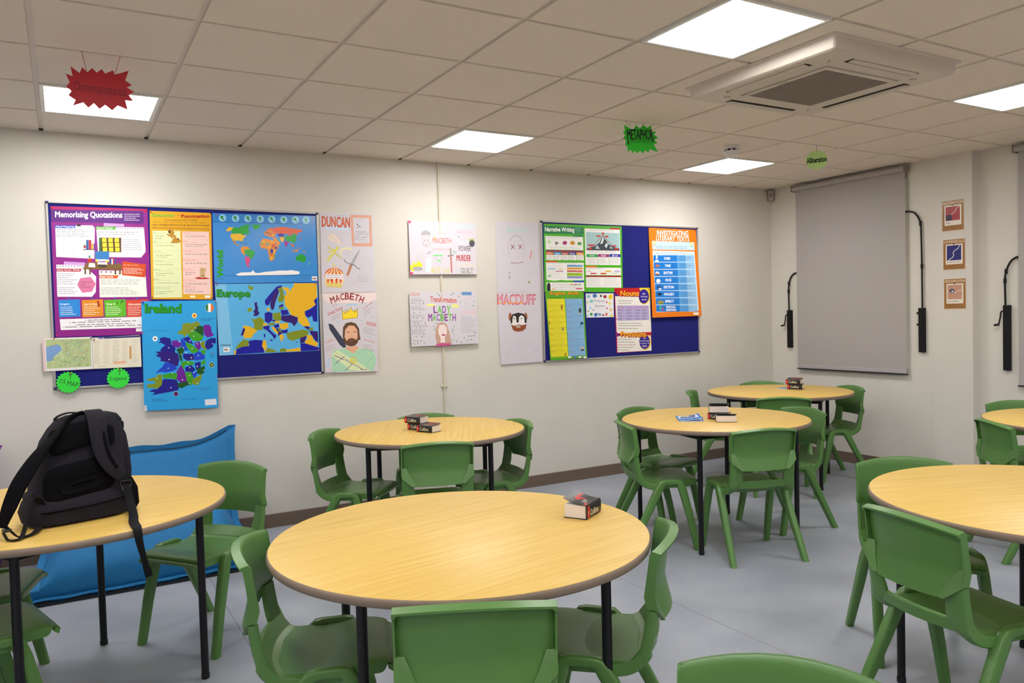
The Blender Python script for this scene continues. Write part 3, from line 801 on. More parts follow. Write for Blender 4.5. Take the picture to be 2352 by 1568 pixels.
W_ = [([(1030, 375), (1070, 330), (1125, 335), (1105, 370), (1060, 385)], YL), ([(1125, 335), (1165, 330), (1200, 340), (1205, 320), (1290, 292), (1330, 300), (1300, 350), (1330, 390), (1290, 420), (1265, 405), (1250, 430), (1210, 410), (1110, 410), (1098, 370)], GL),
 ([(1335, 300), (1400, 290), (1470, 292), (1440, 330), (1400, 362), (1378, 345), (1366, 315)], GL), ([(1090, 415), (1210, 410), (1250, 430), (1292, 430), (1250, 465), (1235, 510), (1200, 498), (1130, 500), (1088, 460)], YL),
 ([(1105, 485), (1140, 500), (1155, 535), (1180, 548), (1208, 560), (1175, 565), (1130, 530)], '#b8821c'), ([(1205, 510), (1290, 540), (1285, 546), (1200, 518)], '#2a6a60'),
 ([(1215, 590), (1240, 568), (1300, 572), (1332, 602), (1290, 615), (1260, 630), (1268, 690), (1240, 670), (1214, 630)], O), ([(1258, 620), (1300, 605), (1345, 612), (1392, 640), (1380, 690), (1345, 738), (1318, 712), (1295, 690), (1262, 668)], GL),
 ([(1265, 668), (1300, 680), (1300, 705), (1270, 700)], '#2c8ac8'), ([(1265, 705), (1312, 700), (1335, 740), (1312, 800), (1325, 838), (1298, 834), (1276, 780)], '#d83a7a'),
 ([(1455, 515), (1490, 468), (1540, 470), (1580, 482), (1640, 490), (1660, 545), (1692, 572), (1660, 612), (1640, 665), (1640, 715), (1600, 758), (1572, 738), (1560, 650), (1545, 600), (1470, 592), (1452, 550)], O),
 ([(1500, 400), (1540, 360), (1565, 330), (1600, 330), (1640, 380), (1660, 420), (1600, 452), (1560, 440), (1515, 420)], '#d87a28'),
 ([(1590, 345), (1640, 322), (1745, 312), (1850, 330), (1990, 345), (1985, 372), (1925, 385), (1935, 420), (1905, 400), (1850, 395), (1780, 402), (1700, 402), (1650, 395), (1600, 365)], R),
 ([(1670, 410), (1725, 395), (1762, 415), (1740, 442), (1690, 438)], '#3a1a90'), ([(1758, 435), (1830, 420), (1870, 395), (1918, 412), (1910, 470), (1895, 522), (1840, 502), (1780, 492)], GL), ([(1800, 405), (1860, 400), (1850, 425), (1810, 425)], '#d0406a'),
 ([(1753, 490), (1822, 505), (1800, 540), (1785, 580), (1765, 545)], '#9a2890'), ([(1605, 445), (1660, 450), (1712, 522), (1680, 560), (1650, 512)], O), ([(1658, 462), (1705, 465), (1712, 500), (1685, 500)], '#20a0b8'), ([(1700, 440), (1760, 450), (1748, 508), (1716, 500)], YL),
 ([(1828, 520), (1872, 532), (1885, 575), (1868, 570), (1850, 545)], '#e07038'), ([(1848, 592), (1900, 640), (1890, 645), (1850, 605)], O), ([(1892, 600), (1938, 602), (1925, 632), (1900, 630)], O), ([(1935, 560), (1960, 590), (1945, 598)], O), ([(1985, 618), (2040, 636), (2020, 645)], O),
 ([(1905, 705), (1952, 662), (1975, 672), (1992, 655), (2038, 700), (2036, 742), (2000, 772), (1962, 745), (1910, 748)], GL), ([(1950, 468), (1970, 428), (1964, 470)], R), ([(2050, 795), (2100, 755), (2080, 790)], '#70c890'),
 ([(1675, 710), (1690, 662), (1684, 700)], NV), ([(1150, 930), (1220, 905), (1345, 900), (1365, 872), (1390, 905), (1430, 912), (1510, 895), (1620, 885), (1700, 875), (1800, 876), (1850, 868), (1950, 885), (1958, 900), (1945, 922), (1800, 930), (1180, 945)], '#f8f4f4')]
for pts, c_ in W_: s.poly(pts, c_, 3)
for x, y, rx, ry, c_ in ((1475, 525, 14, 22, '#28a040'), (1545, 540, 20, 18, '#20a0a8'), (1500, 510, 22, 16, YL), (1600, 625, 26, 34, '#241490'), (1625, 560, 28, 30, '#d04a20'), (1655, 585, 18, 16, '#182090'), (1600, 715, 22, 28, YL), (1635, 640, 14, 24, YL), (1598, 670, 22, 12, '#c84a30'), (1575, 575, 16, 20, YL), (1640, 690, 9, 18, GL), (1605, 708, 8, 8, '#3090d0'), (1600, 500, 22, 16, YL),
    (1540, 395, 14, 14, '#3a6a30'), (1575, 405, 16, 12, '#b83a28'), (1600, 375, 14, 18, '#e0a030'), (1620, 425, 20, 12, YL), (1515, 385, 8, 14, '#b05020'), (1580, 350, 10, 22, '#c84a40')): s.circ(x, y, rx, c_, 4, 9, ry, .35)
s.rect(2115, 948, 2182, 1000, '#f4f2f0', 3); s.print(2120, 958, 2176, 992, 1, '#905050', 4, .8, 4); s.print(1980, 962, 2095, 982, 1, '#40608a', 4, .5, 3)
for p in ((915, 185), (2115, 195), (2180, 1008), (905, 1035)): s.pin(*p, c='#d03060')
s.build('wall_map', 'glossy blue World map, upper right of the left board', 'map')

s = Sheet([(880, 62), (2075, 45), (2095, 835), (930, 892)], [(0.998, 1.762), (1.72, 1.768), (1.715, 1.266), (1.009, 1.263)], off=OB, base='#58b0e6', rough=.2)
s.poly([(880, 62), (1010, 60), (1090, 884), (930, 892)], '#7cc0ea', 1)
s.text('Europe', 902, 128, 1297, 242, '#0d4a20', .055, 3); s.text('Europe', 898, 122, 1292, 236, '#1f9024', .045, 4)
E_ = [([(1262, 85), (1285, 75), (1300, 90), (1332, 98), (1320, 130), (1278, 125)], OL),
 ([(1800, 50), (2065, 48), (2070, 210), (2032, 250), (2055, 300), (1980, 350), (1925, 375), (1930, 432), (1960, 470), (1990, 545), (1920, 560), (1852, 505), (1840, 440), (1770, 430), (1730, 355), (1690, 300), (1685, 190), (1712, 190), (1700, 140), (1655, 100), (1700, 95), (1745, 108), (1735, 155), (1765, 115), (1790, 90)], YL),
 ([(1615, 105), (1660, 88), (1682, 180), (1690, 215), (1668, 268), (1620, 272), (1608, 230), (1635, 180)], OL), ([(1460, 250), (1500, 200), (1560, 130), (1600, 88), (1652, 72), (1655, 95), (1612, 110), (1560, 180), (1530, 240), (1512, 300), (1478, 312), (1462, 290)], NV),
 ([(1528, 240), (1560, 180), (1610, 110), (1625, 150), (1602, 212), (1580, 280), (1568, 345), (1540, 368), (1520, 310)], PU), ([(1338, 278), (1372, 268), (1368, 300), (1382, 335), (1378, 368), (1398, 402), (1370, 432), (1325, 432), (1340, 392), (1322, 385), (1345, 350)], PU),
 ([(1258, 352), (1290, 330), (1312, 345), (1306, 378), (1262, 385)], OL), ([(1478, 338), (1508, 335), (1522, 368), (1490, 376)], YL), ([(1455, 400), (1500, 382), (1546, 398), (1548, 480), (1500, 518), (1460, 492)], NV), ([(1548, 400), (1640, 388), (1652, 480), (1600, 492), (1555, 462)], OL),
 ([(1618, 318), (1668, 288), (1676, 320), (1630, 330)], PU), ([(1618, 335), (1680, 325), (1684, 352), (1622, 355)], OL), ([(1640, 362), (1722, 358), (1742, 410), (1658, 425)], NV), ([(1652, 428), (1760, 418), (1845, 450), (1838, 505), (1800, 552), (1770, 512), (1700, 502), (1648, 480)], PU),
 ([(1298, 462), (1340, 470), (1398, 442), (1455, 482), (1440, 540), (1432, 592), (1378, 600), (1328, 588), (1336, 520)], OL), ([(1208, 545), (1250, 545), (1300, 560), (1374, 602), (1330, 640), (1302, 688), (1222, 692), (1198, 640)], YL), ([(1208, 570), (1232, 582), (1206, 660), (1178, 658)], PU),
 ([(1440, 552), (1500, 540), (1518, 562), (1508, 582), (1545, 620), (1596, 662), (1572, 704), (1542, 655), (1480, 596), (1444, 582)], NV), ([(1508, 704), (1552, 708), (1540, 728)], NV), ([(1446, 640), (1466, 640), (1462, 682), (1448, 680)], NV), ([(1455, 605), (1466, 605), (1462, 632)], OL), ([(1433, 518), (1482, 515), (1488, 545), (1440, 548)], YL),
 ([(1502, 518), (1572, 505), (1568, 538), (1512, 545)], OL), ([(1528, 472), (1592, 480), (1562, 502)], PU), ([(1572, 492), (1645, 490), (1625, 515), (1580, 515)], YL), ([(1560, 540), (1620, 520), (1628, 560), (1580, 575)], NV), ([(1628, 522), (1722, 508), (1738, 562), (1680, 592), (1632, 572)], YL), ([(1572, 578), (1640, 572), (1660, 632), (1622, 668)], PU), ([(1612, 570), (1640, 575), (1650, 620), (1622, 610)], OL),
 ([(1650, 598), (1730, 588), (1718, 630), (1662, 632)], NV), ([(1628, 652), (1680, 640), (1668, 660), (1695, 690), (1660, 690), (1672, 730), (1640, 712)], YL), ([(1535, 560), (1570, 560), (1620, 630), (1605, 640), (1560, 600)], YL), ([(1708, 632), (1800, 608), (1920, 588), (1972, 610), (1962, 655), (1870, 690), (1780, 722), (1725, 695)], OL),
 ([(1908, 552), (1960, 550), (2000, 575), (2012, 600), (1960, 590)], PU), ([(1968, 575), (2025, 560), (2022, 595), (1990, 600)], OL), ([(1925, 378), (1990, 348), (2070, 320), (2074, 500), (2022, 492), (2012, 430), (1962, 452), (1930, 420)], NV), ([(2030, 250), (2070, 215), (2073, 330), (1990, 352), (2052, 300)], NV), ([(1978, 602), (2078, 610), (2084, 740), (2050, 722), (2000, 652)], PU),
 ([(1950, 650), (2010, 658), (2030, 715), (2085, 752), (2062, 790), (1930, 750), (1925, 722), (1955, 705)], YL), ([(1868, 690), (1950, 660), (1922, 742), (1872, 752)], PU), ([(1875, 752), (1932, 750), (2060, 790), (2092, 800), (2092, 832), (1878, 842)], NV),
 ([(1105, 822), (1150, 760), (1210, 702), (1270, 720), (1272, 780), (1200, 792), (1120, 815)], OL), ([(1128, 818), (1200, 790), (1280, 780), (1268, 722), (1350, 708), (1432, 715), (1442, 770), (1452, 858), (1118, 880)], NV), ([(1438, 715), (1472, 715), (1482, 790), (1462, 842), (1425, 782)], YL), ([(1455, 858), (1490, 802), (1560, 822), (1612, 850)], OL), ([(1628, 852), (1640, 812), (1682, 805), (1712, 822), (1708, 848)], OL),
 ([(1705, 826), (1870, 800), (1878, 842), (1706, 848)], YL), ([(1102, 825), (1128, 840), (1118, 880), (1102, 882)], YL), ([(1810, 738), (1842, 728), (1835, 742)], PU)]
for pts, c_ in E_: s.poly(pts, c_, 3)
s.print(945, 758, 1075, 782, 1, '#405a70', 3, .7, 3); s.rect(978, 798, 1048, 848, '#f4f2f0', 3); s.print(985, 805, 1042, 840, 1, '#806050', 5, .8, 4)
for p in ((900, 78), (2052, 62), (2082, 825)): s.pin(*p, c='#d03060')
s.build('wall_map', 'light blue Europe map, directly below the World map', 'map')

s = Sheet([(22, 262), (893, 250), (915, 1495), (58, 1530)], [(0.528, 1.648), (1.001, 1.649), (0.986, 0.902), (0.519, 0.918)], off=OF+.001, base='#2aa0e0', rough=.22, tilt=.004)
s.text('Ireland', 66, 294, 494, 404, '#0d4a20', .055, 3); s.text('Ireland', 62, 288, 490, 398, '#1f9020', .045, 4)
s.circ(815, 337, 50, '#f4f2ee', 2, 24); s.poly([(815-16, 290), (815-16, 384), (790, 378), (772, 360), (766, 337), (772, 312), (790, 296)], '#1a7a3a', 3); s.poly([(831, 290), (831, 384), (845, 378), (860, 360), (865, 337), (860, 312), (845, 296)], '#e07020', 3)
for x, y, c1, c2 in ((640, 428, '#f0c040', '#c83020'), (183, 695, '#f0f0f0', '#20205a'), (840, 1000, '#1a5a30', '#e0c030'), (425, 1335, '#14145a', '#c03040')):
    s.circ(x, y, 30, '#e8e4e0', 2, 20); s.circ(x, y, 27, c1, 3, 18); s.circ(x, y, 11, c2, 4, 8)
DG, MG, BL, PP, DN = '#14501c', '#3a9c1c', '#1440c8', '#6a1496', '#141488'
I_ = [([(440, 622), (495, 588), (498, 530), (560, 508), (600, 520), (640, 500), (630, 520), (665, 490), (712, 525), (680, 558), (640, 598), (612, 640), (560, 642), (520, 678), (505, 645), (460, 645)], OL), ([(640, 590), (650, 565), (700, 543), (748, 555), (745, 620), (742, 668), (700, 640), (655, 612)], DG),
 ([(745, 545), (772, 532), (812, 535), (832, 560), (840, 620), (868, 655), (832, 672), (790, 682), (752, 650)], PP), ([(562, 652), (612, 612), (650, 608), (700, 640), (742, 670), (728, 712), (680, 728), (620, 716), (588, 682)], MG), ([(775, 720), (830, 690), (885, 688), (892, 740), (862, 762), (848, 800), (792, 826), (762, 790)], DN),
 ([(498, 690), (582, 670), (590, 700), (632, 762), (560, 742)], DN), ([(698, 745), (762, 715), (758, 765), (782, 832), (735, 812)], OL), ([(640, 742), (700, 728), (718, 800), (690, 832), (650, 792)], PP), ([(526, 728), (600, 762), (682, 822), (690, 862), (610, 862), (558, 802)], MG), ([(478, 690), (530, 718), (548, 790), (572, 832), (508, 832), (488, 762)], BL),
 ([(372, 722), (430, 712), (482, 740), (490, 782), (442, 802), (388, 782)], PP), ([(235, 690), (290, 675), (362, 694), (372, 760), (422, 802), (412, 852), (330, 872), (240, 832), (262, 800), (300, 772), (258, 745), (215, 742), (245, 725)], DN), ([(185, 850), (262, 838), (412, 852), (452, 872), (462, 942), (450, 1012), (372, 1012), (338, 970), (240, 952), (252, 920), (190, 892), (222, 870)], '#26107a'),
 ([(428, 820), (500, 788), (522, 832), (490, 902), (502, 952), (468, 952), (460, 880)], DG), ([(508, 870), (622, 868), (642, 932), (560, 952), (508, 922)], DN), ([(560, 905), (630, 890), (640, 940), (580, 945)], PU), ([(620, 880), (690, 838), (755, 880), (762, 932), (650, 952)], BL), ([(708, 830), (772, 828), (760, 882), (728, 872)], MG), ([(708, 982), (762, 928), (768, 990), (720, 1002)], MG),
 ([(640, 978), (712, 958), (712, 1022), (660, 1062)], DN), ([(488, 960), (560, 952), (640, 968), (622, 1002), (530, 1002), (520, 1042), (482, 1055)], MG), ([(528, 1030), (602, 1000), (652, 1052), (622, 1082), (538, 1078)], DN), ([(668, 1042), (762, 1008), (758, 1082), (722, 1112), (670, 1102)], DG), ([(185, 1092), (268, 1020), (300, 968), (345, 975), (420, 1012), (442, 1042), (390, 1072), (300, 1088), (270, 1078)], BL),
 ([(430, 1080), (482, 998), (520, 1060), (542, 1102), (552, 1192), (480, 1208), (428, 1162)], PP), ([(528, 1090), (602, 1080), (628, 1152), (612, 1232), (570, 1232), (550, 1172)], MG), ([(600, 1080), (672, 1080), (660, 1132), (630, 1152)], BL), ([(622, 1162), (732, 1102), (718, 1162), (682, 1238), (608, 1218)], OL), ([(262, 1116), (382, 1090), (442, 1100), (428, 1182), (392, 1160), (278, 1152)], MG),
 ([(88, 1162), (190, 1140), (210, 1110), (262, 1112), (268, 1232), (212, 1272), (140, 1262), (98, 1268), (85, 1228), (180, 1212), (185, 1190), (98, 1182)], OL), ([(268, 1172), (300, 1160), (432, 1170), (458, 1242), (452, 1292), (350, 1312), (250, 1330), (150, 1348), (180, 1318), (108, 1302), (165, 1280), (205, 1280), (262, 1230)], DN), ([(438, 1212), (560, 1190), (592, 1232), (540, 1242), (500, 1268), (452, 1262)], DG)]
for pts, c_ in I_: s.poly(pts, c_, 3)
for k, (x, y) in enumerate(((612, 608), (655, 572), (632, 668), (465, 728), (340, 800), (585, 720), (672, 755), (712, 738), (852, 755), (512, 802), (612, 810), (488, 876), (540, 856), (684, 890), (602, 916), (345, 936), (566, 970), (672, 1016), (586, 1030), (335, 1038), (382, 1092), (632, 1090), (580, 1124), (748, 1062), (202, 1152), (500, 1172), (672, 1212), (578, 1216), (366, 1262))): s.circ(x, y, 7, '#e8e8f0', 4, 8)
s.text('ATLANTIC OCEAN', 85, 597, 345, 609, '#1c5a94', 0, 3); s.text('NORTHERN', 712, 458, 866, 470, '#1c4a74', 0, 3); s.text('IRELAND', 725, 477, 835, 489, '#1c4a74', 0, 3); s.text('IRISH', 808, 885, 870, 896, '#1c5a94', 0, 3); s.text('SEA', 820, 908, 862, 920, '#1c5a94', 0, 3)
s.text('REPUBLIC', 145, 1388, 290, 1400, '#1c4a74', 0, 3); s.text('OF IRELAND', 145, 1410, 330, 1422, '#1c4a74', 0, 3); s.text("SAINT GEORGE'S", 615, 1262, 845, 1274, '#1c5a94', 0, 3); s.text('CHANNEL', 675, 1285, 795, 1296, '#1c5a94', 0, 3); s.text('CELTIC SEA', 500, 1390, 650, 1401, '#1c5a94', 0, 3)
s.poly([(758, 1402), (892, 1392), (898, 1460), (765, 1470)], '#e4e4ec', 3); s.poly([(52, 1468), (86, 1466), (90, 1528), (58, 1530)], '#e8e4e0', 2); s.print(60, 1475, 82, 1520, 4, '#404040', 4, .5, 3)
s.pin(40, 275, '#2040c0', .007)
for p in ((878, 265), (45, 625), (850, 858), (897, 1127)): s.pin(*p, c='#d04060')
s.build('wall_map', 'tall blue Ireland map hanging below the bottom edge of the left board', 'map')

# --- ordnance map and its legend sheet
s = Sheet([(38, 607), (755, 585), (775, 1045), (62, 1085)], [(-0.048, 1.423), (0.23, 1.423), (0.229, 1.215), (-0.047, 1.214)], off=OF, base='#e8e2e4', rough=.5)
s.poly([(40, 607), (75, 606), (100, 1082), (62, 1085)], '#ddc0c0', 1)
s.poly([(92, 625), (738, 608), (752, 1010), (112, 1045)], '#b4c48c', 1)
rnd = random.Random(5)
for k in range(90): s.circ(rnd.uniform(130, 720), rnd.uniform(640, 1010), rnd.uniform(8, 34), rnd.choice(['#a0b878', '#c4d0a0', '#90b070', '#bcc8b0', '#c8ccb0', '#a8c090']), 2, 8, jag=.6)
s.poly([(100, 735), (150, 722), (205, 705), (260, 690), (300, 712), (322, 750), (312, 790), (262, 830), (215, 870), (170, 935), (110, 940)], '#7a9ed0', 4)
s.line([(180, 700), (250, 680), (300, 690)], 8, '#e0c040', 5)
for k in range(26):
    x, y = rnd.uniform(330, 700), rnd.uniform(630, 990); p = [(x, y)]
    for q in range(4): x = min(735, max(110, x+rnd.uniform(-60, 60))); y = min(1010, max(630, y+rnd.uniform(-45, 45))); p.append((x, y))
    s.line(p, 3, rnd.choice(['#90707a', '#c89060', '#70885a', '#8098a8']), 5)
s.pin(742, 602, '#301818'); s.pin(215, 608, '#c05010')
s.build('ordnance_map', 'small green ordnance survey map sheet at the lower left board corner', 'map')
s = Sheet([(760, 602), (1455, 560), (1475, 1015), (780, 1048)], [(0.231, 1.416), (0.514, 1.424), (0.514, 1.213), (0.231, 1.215)], off=OF, base='#e4ddc8', rough=.5)
s.poly([(852, 598), (925, 594), (926, 612), (853, 616)], '#4a50a0', 2); s.poly([(930, 592), (1445, 566), (1446, 590), (931, 614)], '#1c2470', 2)
for c_ in range(5): s.print(790+c_*135, 645-c_*6, 890+c_*135, 985-c_*6, 16, ['#9a927c', '#a89880', '#8c8878', '#b09878', '#a8a090'][c_], c_+3, .28, 2, -.04)
s.poly([(1298, 722), (1325, 718), (1328, 900), (1300, 905)], '#c8904a', 4); s.poly([(1065, 940), (1245, 930), (1245, 970), (1068, 978)], '#e8b090', 3)
s.text('1:50 000', 850, 1005, 955, 1022, '#8a8068', 0, 3, sk=-.03)
s.pin(788, 628, '#202020'); s.pin(1448, 570, '#302020')
s.build('map_legend_sheet', 'cream sheet of map symbols pinned right of the small green map', 'sheet')

# --- hand-cut green stars on the board
def star_sheet(cx, cz, R, n, label, words, hexc='#2fd93c', off=.024, wz=0):
    s = Sheet([(-1, -1), (1, -1), (1, 1), (-1, 1)], [(cx-.001, cz+.001), (cx+.001, cz+.001), (cx+.001, cz-.001), (cx-.001, cz-.001)], off=off, base=hexc, rough=.5)
    s.h = lambda x, y: (cx+x*R, cz-y*R); s.mb = MB(); s.zt = cz+R; s.zb = cz-R
    pts = [((1 if k % 2 == 0 else .87)*math.cos(math.pi*k/n), (1 if k % 2 == 0 else .87)*math.sin(math.pi*k/n)) for k in range(2*n)]
    a = [s.P(x, y, 0) for x, y in pts]; b_ = [s.P(x, y, -.0009) for x, y in pts]; N = 2*n
    s.mb.add(a+b_, [tuple(range(N)), tuple(reversed(range(N, 2*N)))]+[(i, i+N, (i+1) % N+N, (i+1) % N) for i in range(N)], s.mi(hexc))
    s.line([(.12+wz, -.28), (.14+wz, -.85)], .05, '#14401c', 2); s.line([(.0+wz, -.62), (.14+wz, -.86), (.27+wz, -.64)], .05, '#14401c', 2)
    for (w, x0, y0, x1, y1, an) in words: s.text(w, x0, y0, x1, y1, '#14401c', .004, 2, ang=an)
    s.pin(.14+wz, -.82, '#c86018')
    s.build('paper_star', label, 'paper star', 'green jagged paper stars on the left board')
star_sheet(.087, 1.137, .071, 20, 'round jagged green paper star reading OS MAP', [('OS', -.70, -.32, -.22, .06, 12), ('MAP', -.10, -.06, .76, .38, 16)], wz=.05)
star_sheet(.372, 1.145, .070, 20, 'round jagged green paper star reading Legend', [('Legend', -.66, -.18, .66, .30, 4)])
# ---------------------------------------------------------------- pupils' drawings taped to the back wall
PAPER = '#cfc9d2'
def drawing(art, wall, **k):
    k.setdefault('off', .0015); k.setdefault('base', PAPER); k.setdefault('rough', .6); k.setdefault('thick', .0006)
    return Sheet(art, wall, **k)
def scrib(s, x0, y0, x1, y1, n, c, w=2, seed=1):
    rnd = random.Random(seed)
    for k in range(n):
        y = y0+(y1-y0)*k/max(1, n-1); x = x0; p = []
        while x < x1: p.append((x, y+rnd.uniform(-3, 3))); x += rnd.uniform(8, 16)
        if len(p) > 1: s.line(p, w, c, 2)
def arc(cx, cy, rx, ry, a0, a1, n=14): return [(cx+rx*math.cos(math.radians(a0+(a1-a0)*k/n)), cy+ry*math.sin(math.radians(a0+(a1-a0)*k/n))) for k in range(n+1)]

s = drawing([(20, 30), (510, 40), (540, 765), (40, 775)], [(1.756, 2.29), (2.167, 2.299), (2.171, 1.698), (1.751, 1.694)], tilt=.003)
s.poly([(60, 165), (300, 160), (290, 195), (80, 190)], '#c8d6ea', 1)
s.text('DUNCAN', 40, 62, 302, 162, '#b8421c', .028, 3, sk=.04); s.text('DUNCAN', 46, 72, 296, 154, '#d8683c', .0, 4, sk=.04)
s.print(170, 50, 300, 72, 1, '#b0b8d0', 3, .4, 2); s.print(190, 42, 260, 52, 1, '#d8d890', 3, .5, 2)
s.poly([(305, 50), (500, 55), (510, 345), (322, 342)], '#d8a08a', 1); s.poly([(330, 78), (478, 82), (484, 315), (342, 312)], PAPER, 2)
s.line(arc(400, 130, 34, 42, 0, 360), 2, '#b8a8b0', 3); s.circ(372, 142, 6, '#404040', 4, 8); s.circ(392, 156, 6, '#505050', 4, 8); s.circ(372, 166, 5, '#505050', 4, 8)
s.text('WANTED', 355, 203, 455, 218, '#908088', 0, 3); s.line([(340, 228), (480, 228)], 2, '#504850', 3); s.print(342, 240, 400, 290, 4, '#787078', 4, .3, 3); scrib(s, 410, 262, 470, 305, 3, '#686068', 2, 6); s.line([(395, 288), (475, 232)], 2, '#404048', 3)
s.poly([(90, 260), (130, 215), (170, 240), (232, 325), (200, 320), (150, 300), (110, 290)], '#e0cfc8', 1); s.line([(130, 215), (200, 245), (235, 328)], 2, '#b8a8a0', 2); s.line([(115, 240), (180, 300)], 2, '#d0a070', 2)
for a, b_, c_, d in (((98, 345), (222, 455), 14, '#c8c070'), ((195, 345), (92, 478), 22, '#d8cc60')): s.line([a, b_], c_, d, 2)
s.line([(98, 400), (160, 372)], 14, '#d8cc60', 3)
s.line(arc(270, 400, 55, 42, 150, 330), 12, '#ece49c', 1)
s.poly([(395, 372), (380, 420), (330, 520), (305, 512), (350, 430)], '#a8a8b4', 3); s.line([(395, 370), (350, 430), (305, 510)], 2, '#606068', 4); s.line([(245, 462), (262, 490), (300, 505), (345, 515), (372, 545), (398, 552)], 6, '#606068', 4); s.poly([(302, 510), (325, 520), (295, 600), (285, 618), (268, 605), (282, 570)], '#b87a58', 4)
for a in ((380, 460, 520, 540, 4), (250, 400, 350, 450, 3)): scrib(s, *a[:4], a[4], '#b8b0b8', 1.5, a[0])
s.circ(155, 620, 90, '#d85828', 2, 26, 80); 
for k in range(-2, 3): s.poly([(155+k*8, 542), (155+k*38-9, 600), (155+k*40-9, 690), (155+k*40+11, 690), (155+k*38+11, 600), (155+k*8+4, 542)], '#efd29c', 3)
s.poly([(72, 598), (238, 604), (248, 650), (75, 645)], '#e6e0e6', 4); s.print(80, 604, 240, 645, 2, '#a89ca8', 5, .3, 5); s.poly([(78, 680), (228, 690), (225, 726), (82, 718)], '#e0c868', 4); s.circ(152, 520, 13, '#d8c878', 4, 10); s.circ(125, 655, 10, '#c84020', 5, 8); s.circ(180, 650, 10, '#c84020', 5, 8)
s.line(arc(430, 660, 78, 70, 100, 330), 2, '#b8b0b8', 2); s.print(380, 612, 490, 680, 4, '#908890', 6, .25, 3)
s.build('pupil_drawing', 'pencil drawing headed DUNCAN with orange crown and dagger, above the bearded king drawing', 'drawing', 'pupils drawings taped to the back wall')

s = drawing([(40, 770), (548, 765), (560, 1495), (68, 1510)], [(1.751, 1.696), (2.178, 1.697), (2.167, 1.087), (1.753, 1.094)], off=.0018, tilt=.012)
s.poly([(42, 772), (548, 766), (550, 830), (470, 860), (120, 870), (60, 840)], '#e8d6d4', 1)
for k, ch in enumerate('MACBETH'):
    a = -26+k*8.6; x = 140+k*45; y = 852-46*math.sin(math.pi*(k+.6)/7.4)
    s.text(ch, x-20, y-34, x+20, y+28, '#8e1220', .022, 3, ang=a*.75+2)
for x, y in ((150, 880), (172, 870), (335, 822)): s.line([(x, y), (x+2, y+18)], 3, '#a01828', 3)
s.poly([(228, 930), (255, 965), (270, 925), (285, 950), (308, 905), (325, 945), (345, 925), (352, 950), (372, 912), (372, 1000), (300, 1008), (232, 1018)], '#f2d418', 3)
s.line([(228, 930), (255, 965), (270, 925), (285, 950), (308, 905), (325, 945), (345, 925), (352, 950), (372, 912), (372, 1000), (300, 1008), (232, 1018), (228, 930)], 3, '#705010', 4); s.line([(250, 935), (270, 960)], 5, '#e0a010', 5); s.line([(335, 930), (350, 955)], 5, '#e0a010', 5)
s.poly([(100, 1052), (140, 1065), (255, 1225), (262, 1270), (240, 1278), (205, 1250), (110, 1105)], '#2c3248', 3); s.line([(120, 1080), (240, 1240)], 3, '#444c66', 4)
s.poly([(150, 1300), (260, 1282), (330, 1330), (375, 1282), (470, 1290), (530, 1330), (545, 1390), (520, 1488), (135, 1500), (125, 1350)], '#a8d4b4', 3)
s.poly([(262, 1270), (375, 1262), (378, 1285), (330, 1330), (258, 1285)], '#e0a888', 4)
s.poly([(235, 1090), (262, 1050), (310, 1040), (355, 1055), (385, 1100), (390, 1160), (398, 1200), (370, 1215), (240, 1215), (232, 1170)], '#5a3c22', 4)
s.poly([(255, 1110), (290, 1072), (340, 1075), (368, 1115), (372, 1180), (350, 1230), (310, 1245), (265, 1225), (250, 1180)], '#e2ab8c', 5)
s.poly([(248, 1180), (270, 1215), (288, 1195), (315, 1188), (342, 1195), (362, 1208), (378, 1175), (372, 1230), (345, 1258), (310, 1265), (270, 1255), (245, 1225)], '#5c3a20', 6); s.circ(314, 1212, 13, '#a04840', 7, 10, 4)
s.circ(280, 1152, 9, '#f0e8e0', 6, 10, 5); s.circ(345, 1150, 9, '#f0e8e0', 6, 10, 5); s.circ(280, 1152, 4, '#2c4030', 7, 8); s.circ(345, 1150, 4, '#2c4030', 7, 8); s.line([(266, 1136), (298, 1134)], 5, '#4a3018', 7); s.line([(330, 1130), (362, 1132)], 5, '#4a3018', 7); s.line([(312, 1150), (308, 1180), (320, 1184)], 2, '#b07858', 7)
s.poly([(150, 1315), (185, 1300), (420, 1440), (480, 1490), (420, 1492), (300, 1480), (130, 1345)], '#d8e2b4', 4); s.line([(150, 1345), (245, 1385)], 6, '#5a3070', 5); s.line([(250, 1352), (160, 1425)], 5, '#5a3070', 5); s.line([(320, 1425), (250, 1490)], 5, '#5a3070', 5); s.line([(250, 1385), (420, 1480)], 5, '#5a3070', 5); s.line([(395, 1480), (460, 1478)], 5, '#5a3070', 5); s.line([(150, 1310), (300, 1400), (420, 1460)], 2, '#50683c', 5)
s.circ(330, 1392, 28, '#e4cc20', 5, 20); s.circ(332, 1390, 17, '#c4d8a0', 6, 16); s.line([(360, 1340), (420, 1310)], 2, '#60907a', 4); s.line([(520, 1350), (440, 1440)], 2, '#60907a', 4)
for (x0, y0, x1, y1, c_, tx, a) in ((88, 920, 240, 955, '#b83030', 'A Noble Warrior', -26), (412, 880, 525, 900, '#b83030', 'A power hungry', -38), (455, 1045, 545, 1078, '#c02030', 'MURDERER', 12), (65, 1205, 145, 1225, '#d07070', 'Troubled', -24), (430, 1205, 530, 1225, '#d07070', 'A cruel', 12)): s.text(tx, x0, y0, x1, y1, c_, .004, 3, ang=a)
for (x0, y0, x1, y1, n, k) in ((130, 962, 238, 1008, 2, .42), (430, 905, 520, 965, 3, .5), (425, 1085, 545, 1150, 5, -.2), (75, 1240, 185, 1292, 4, .35), (415, 1240, 545, 1305, 4, -.2)): s.print(x0, y0+(30 if k > 0 else 0), x1, y1+(30 if k > 0 else 0), n, '#50485a', x0, .2, 3, -k)
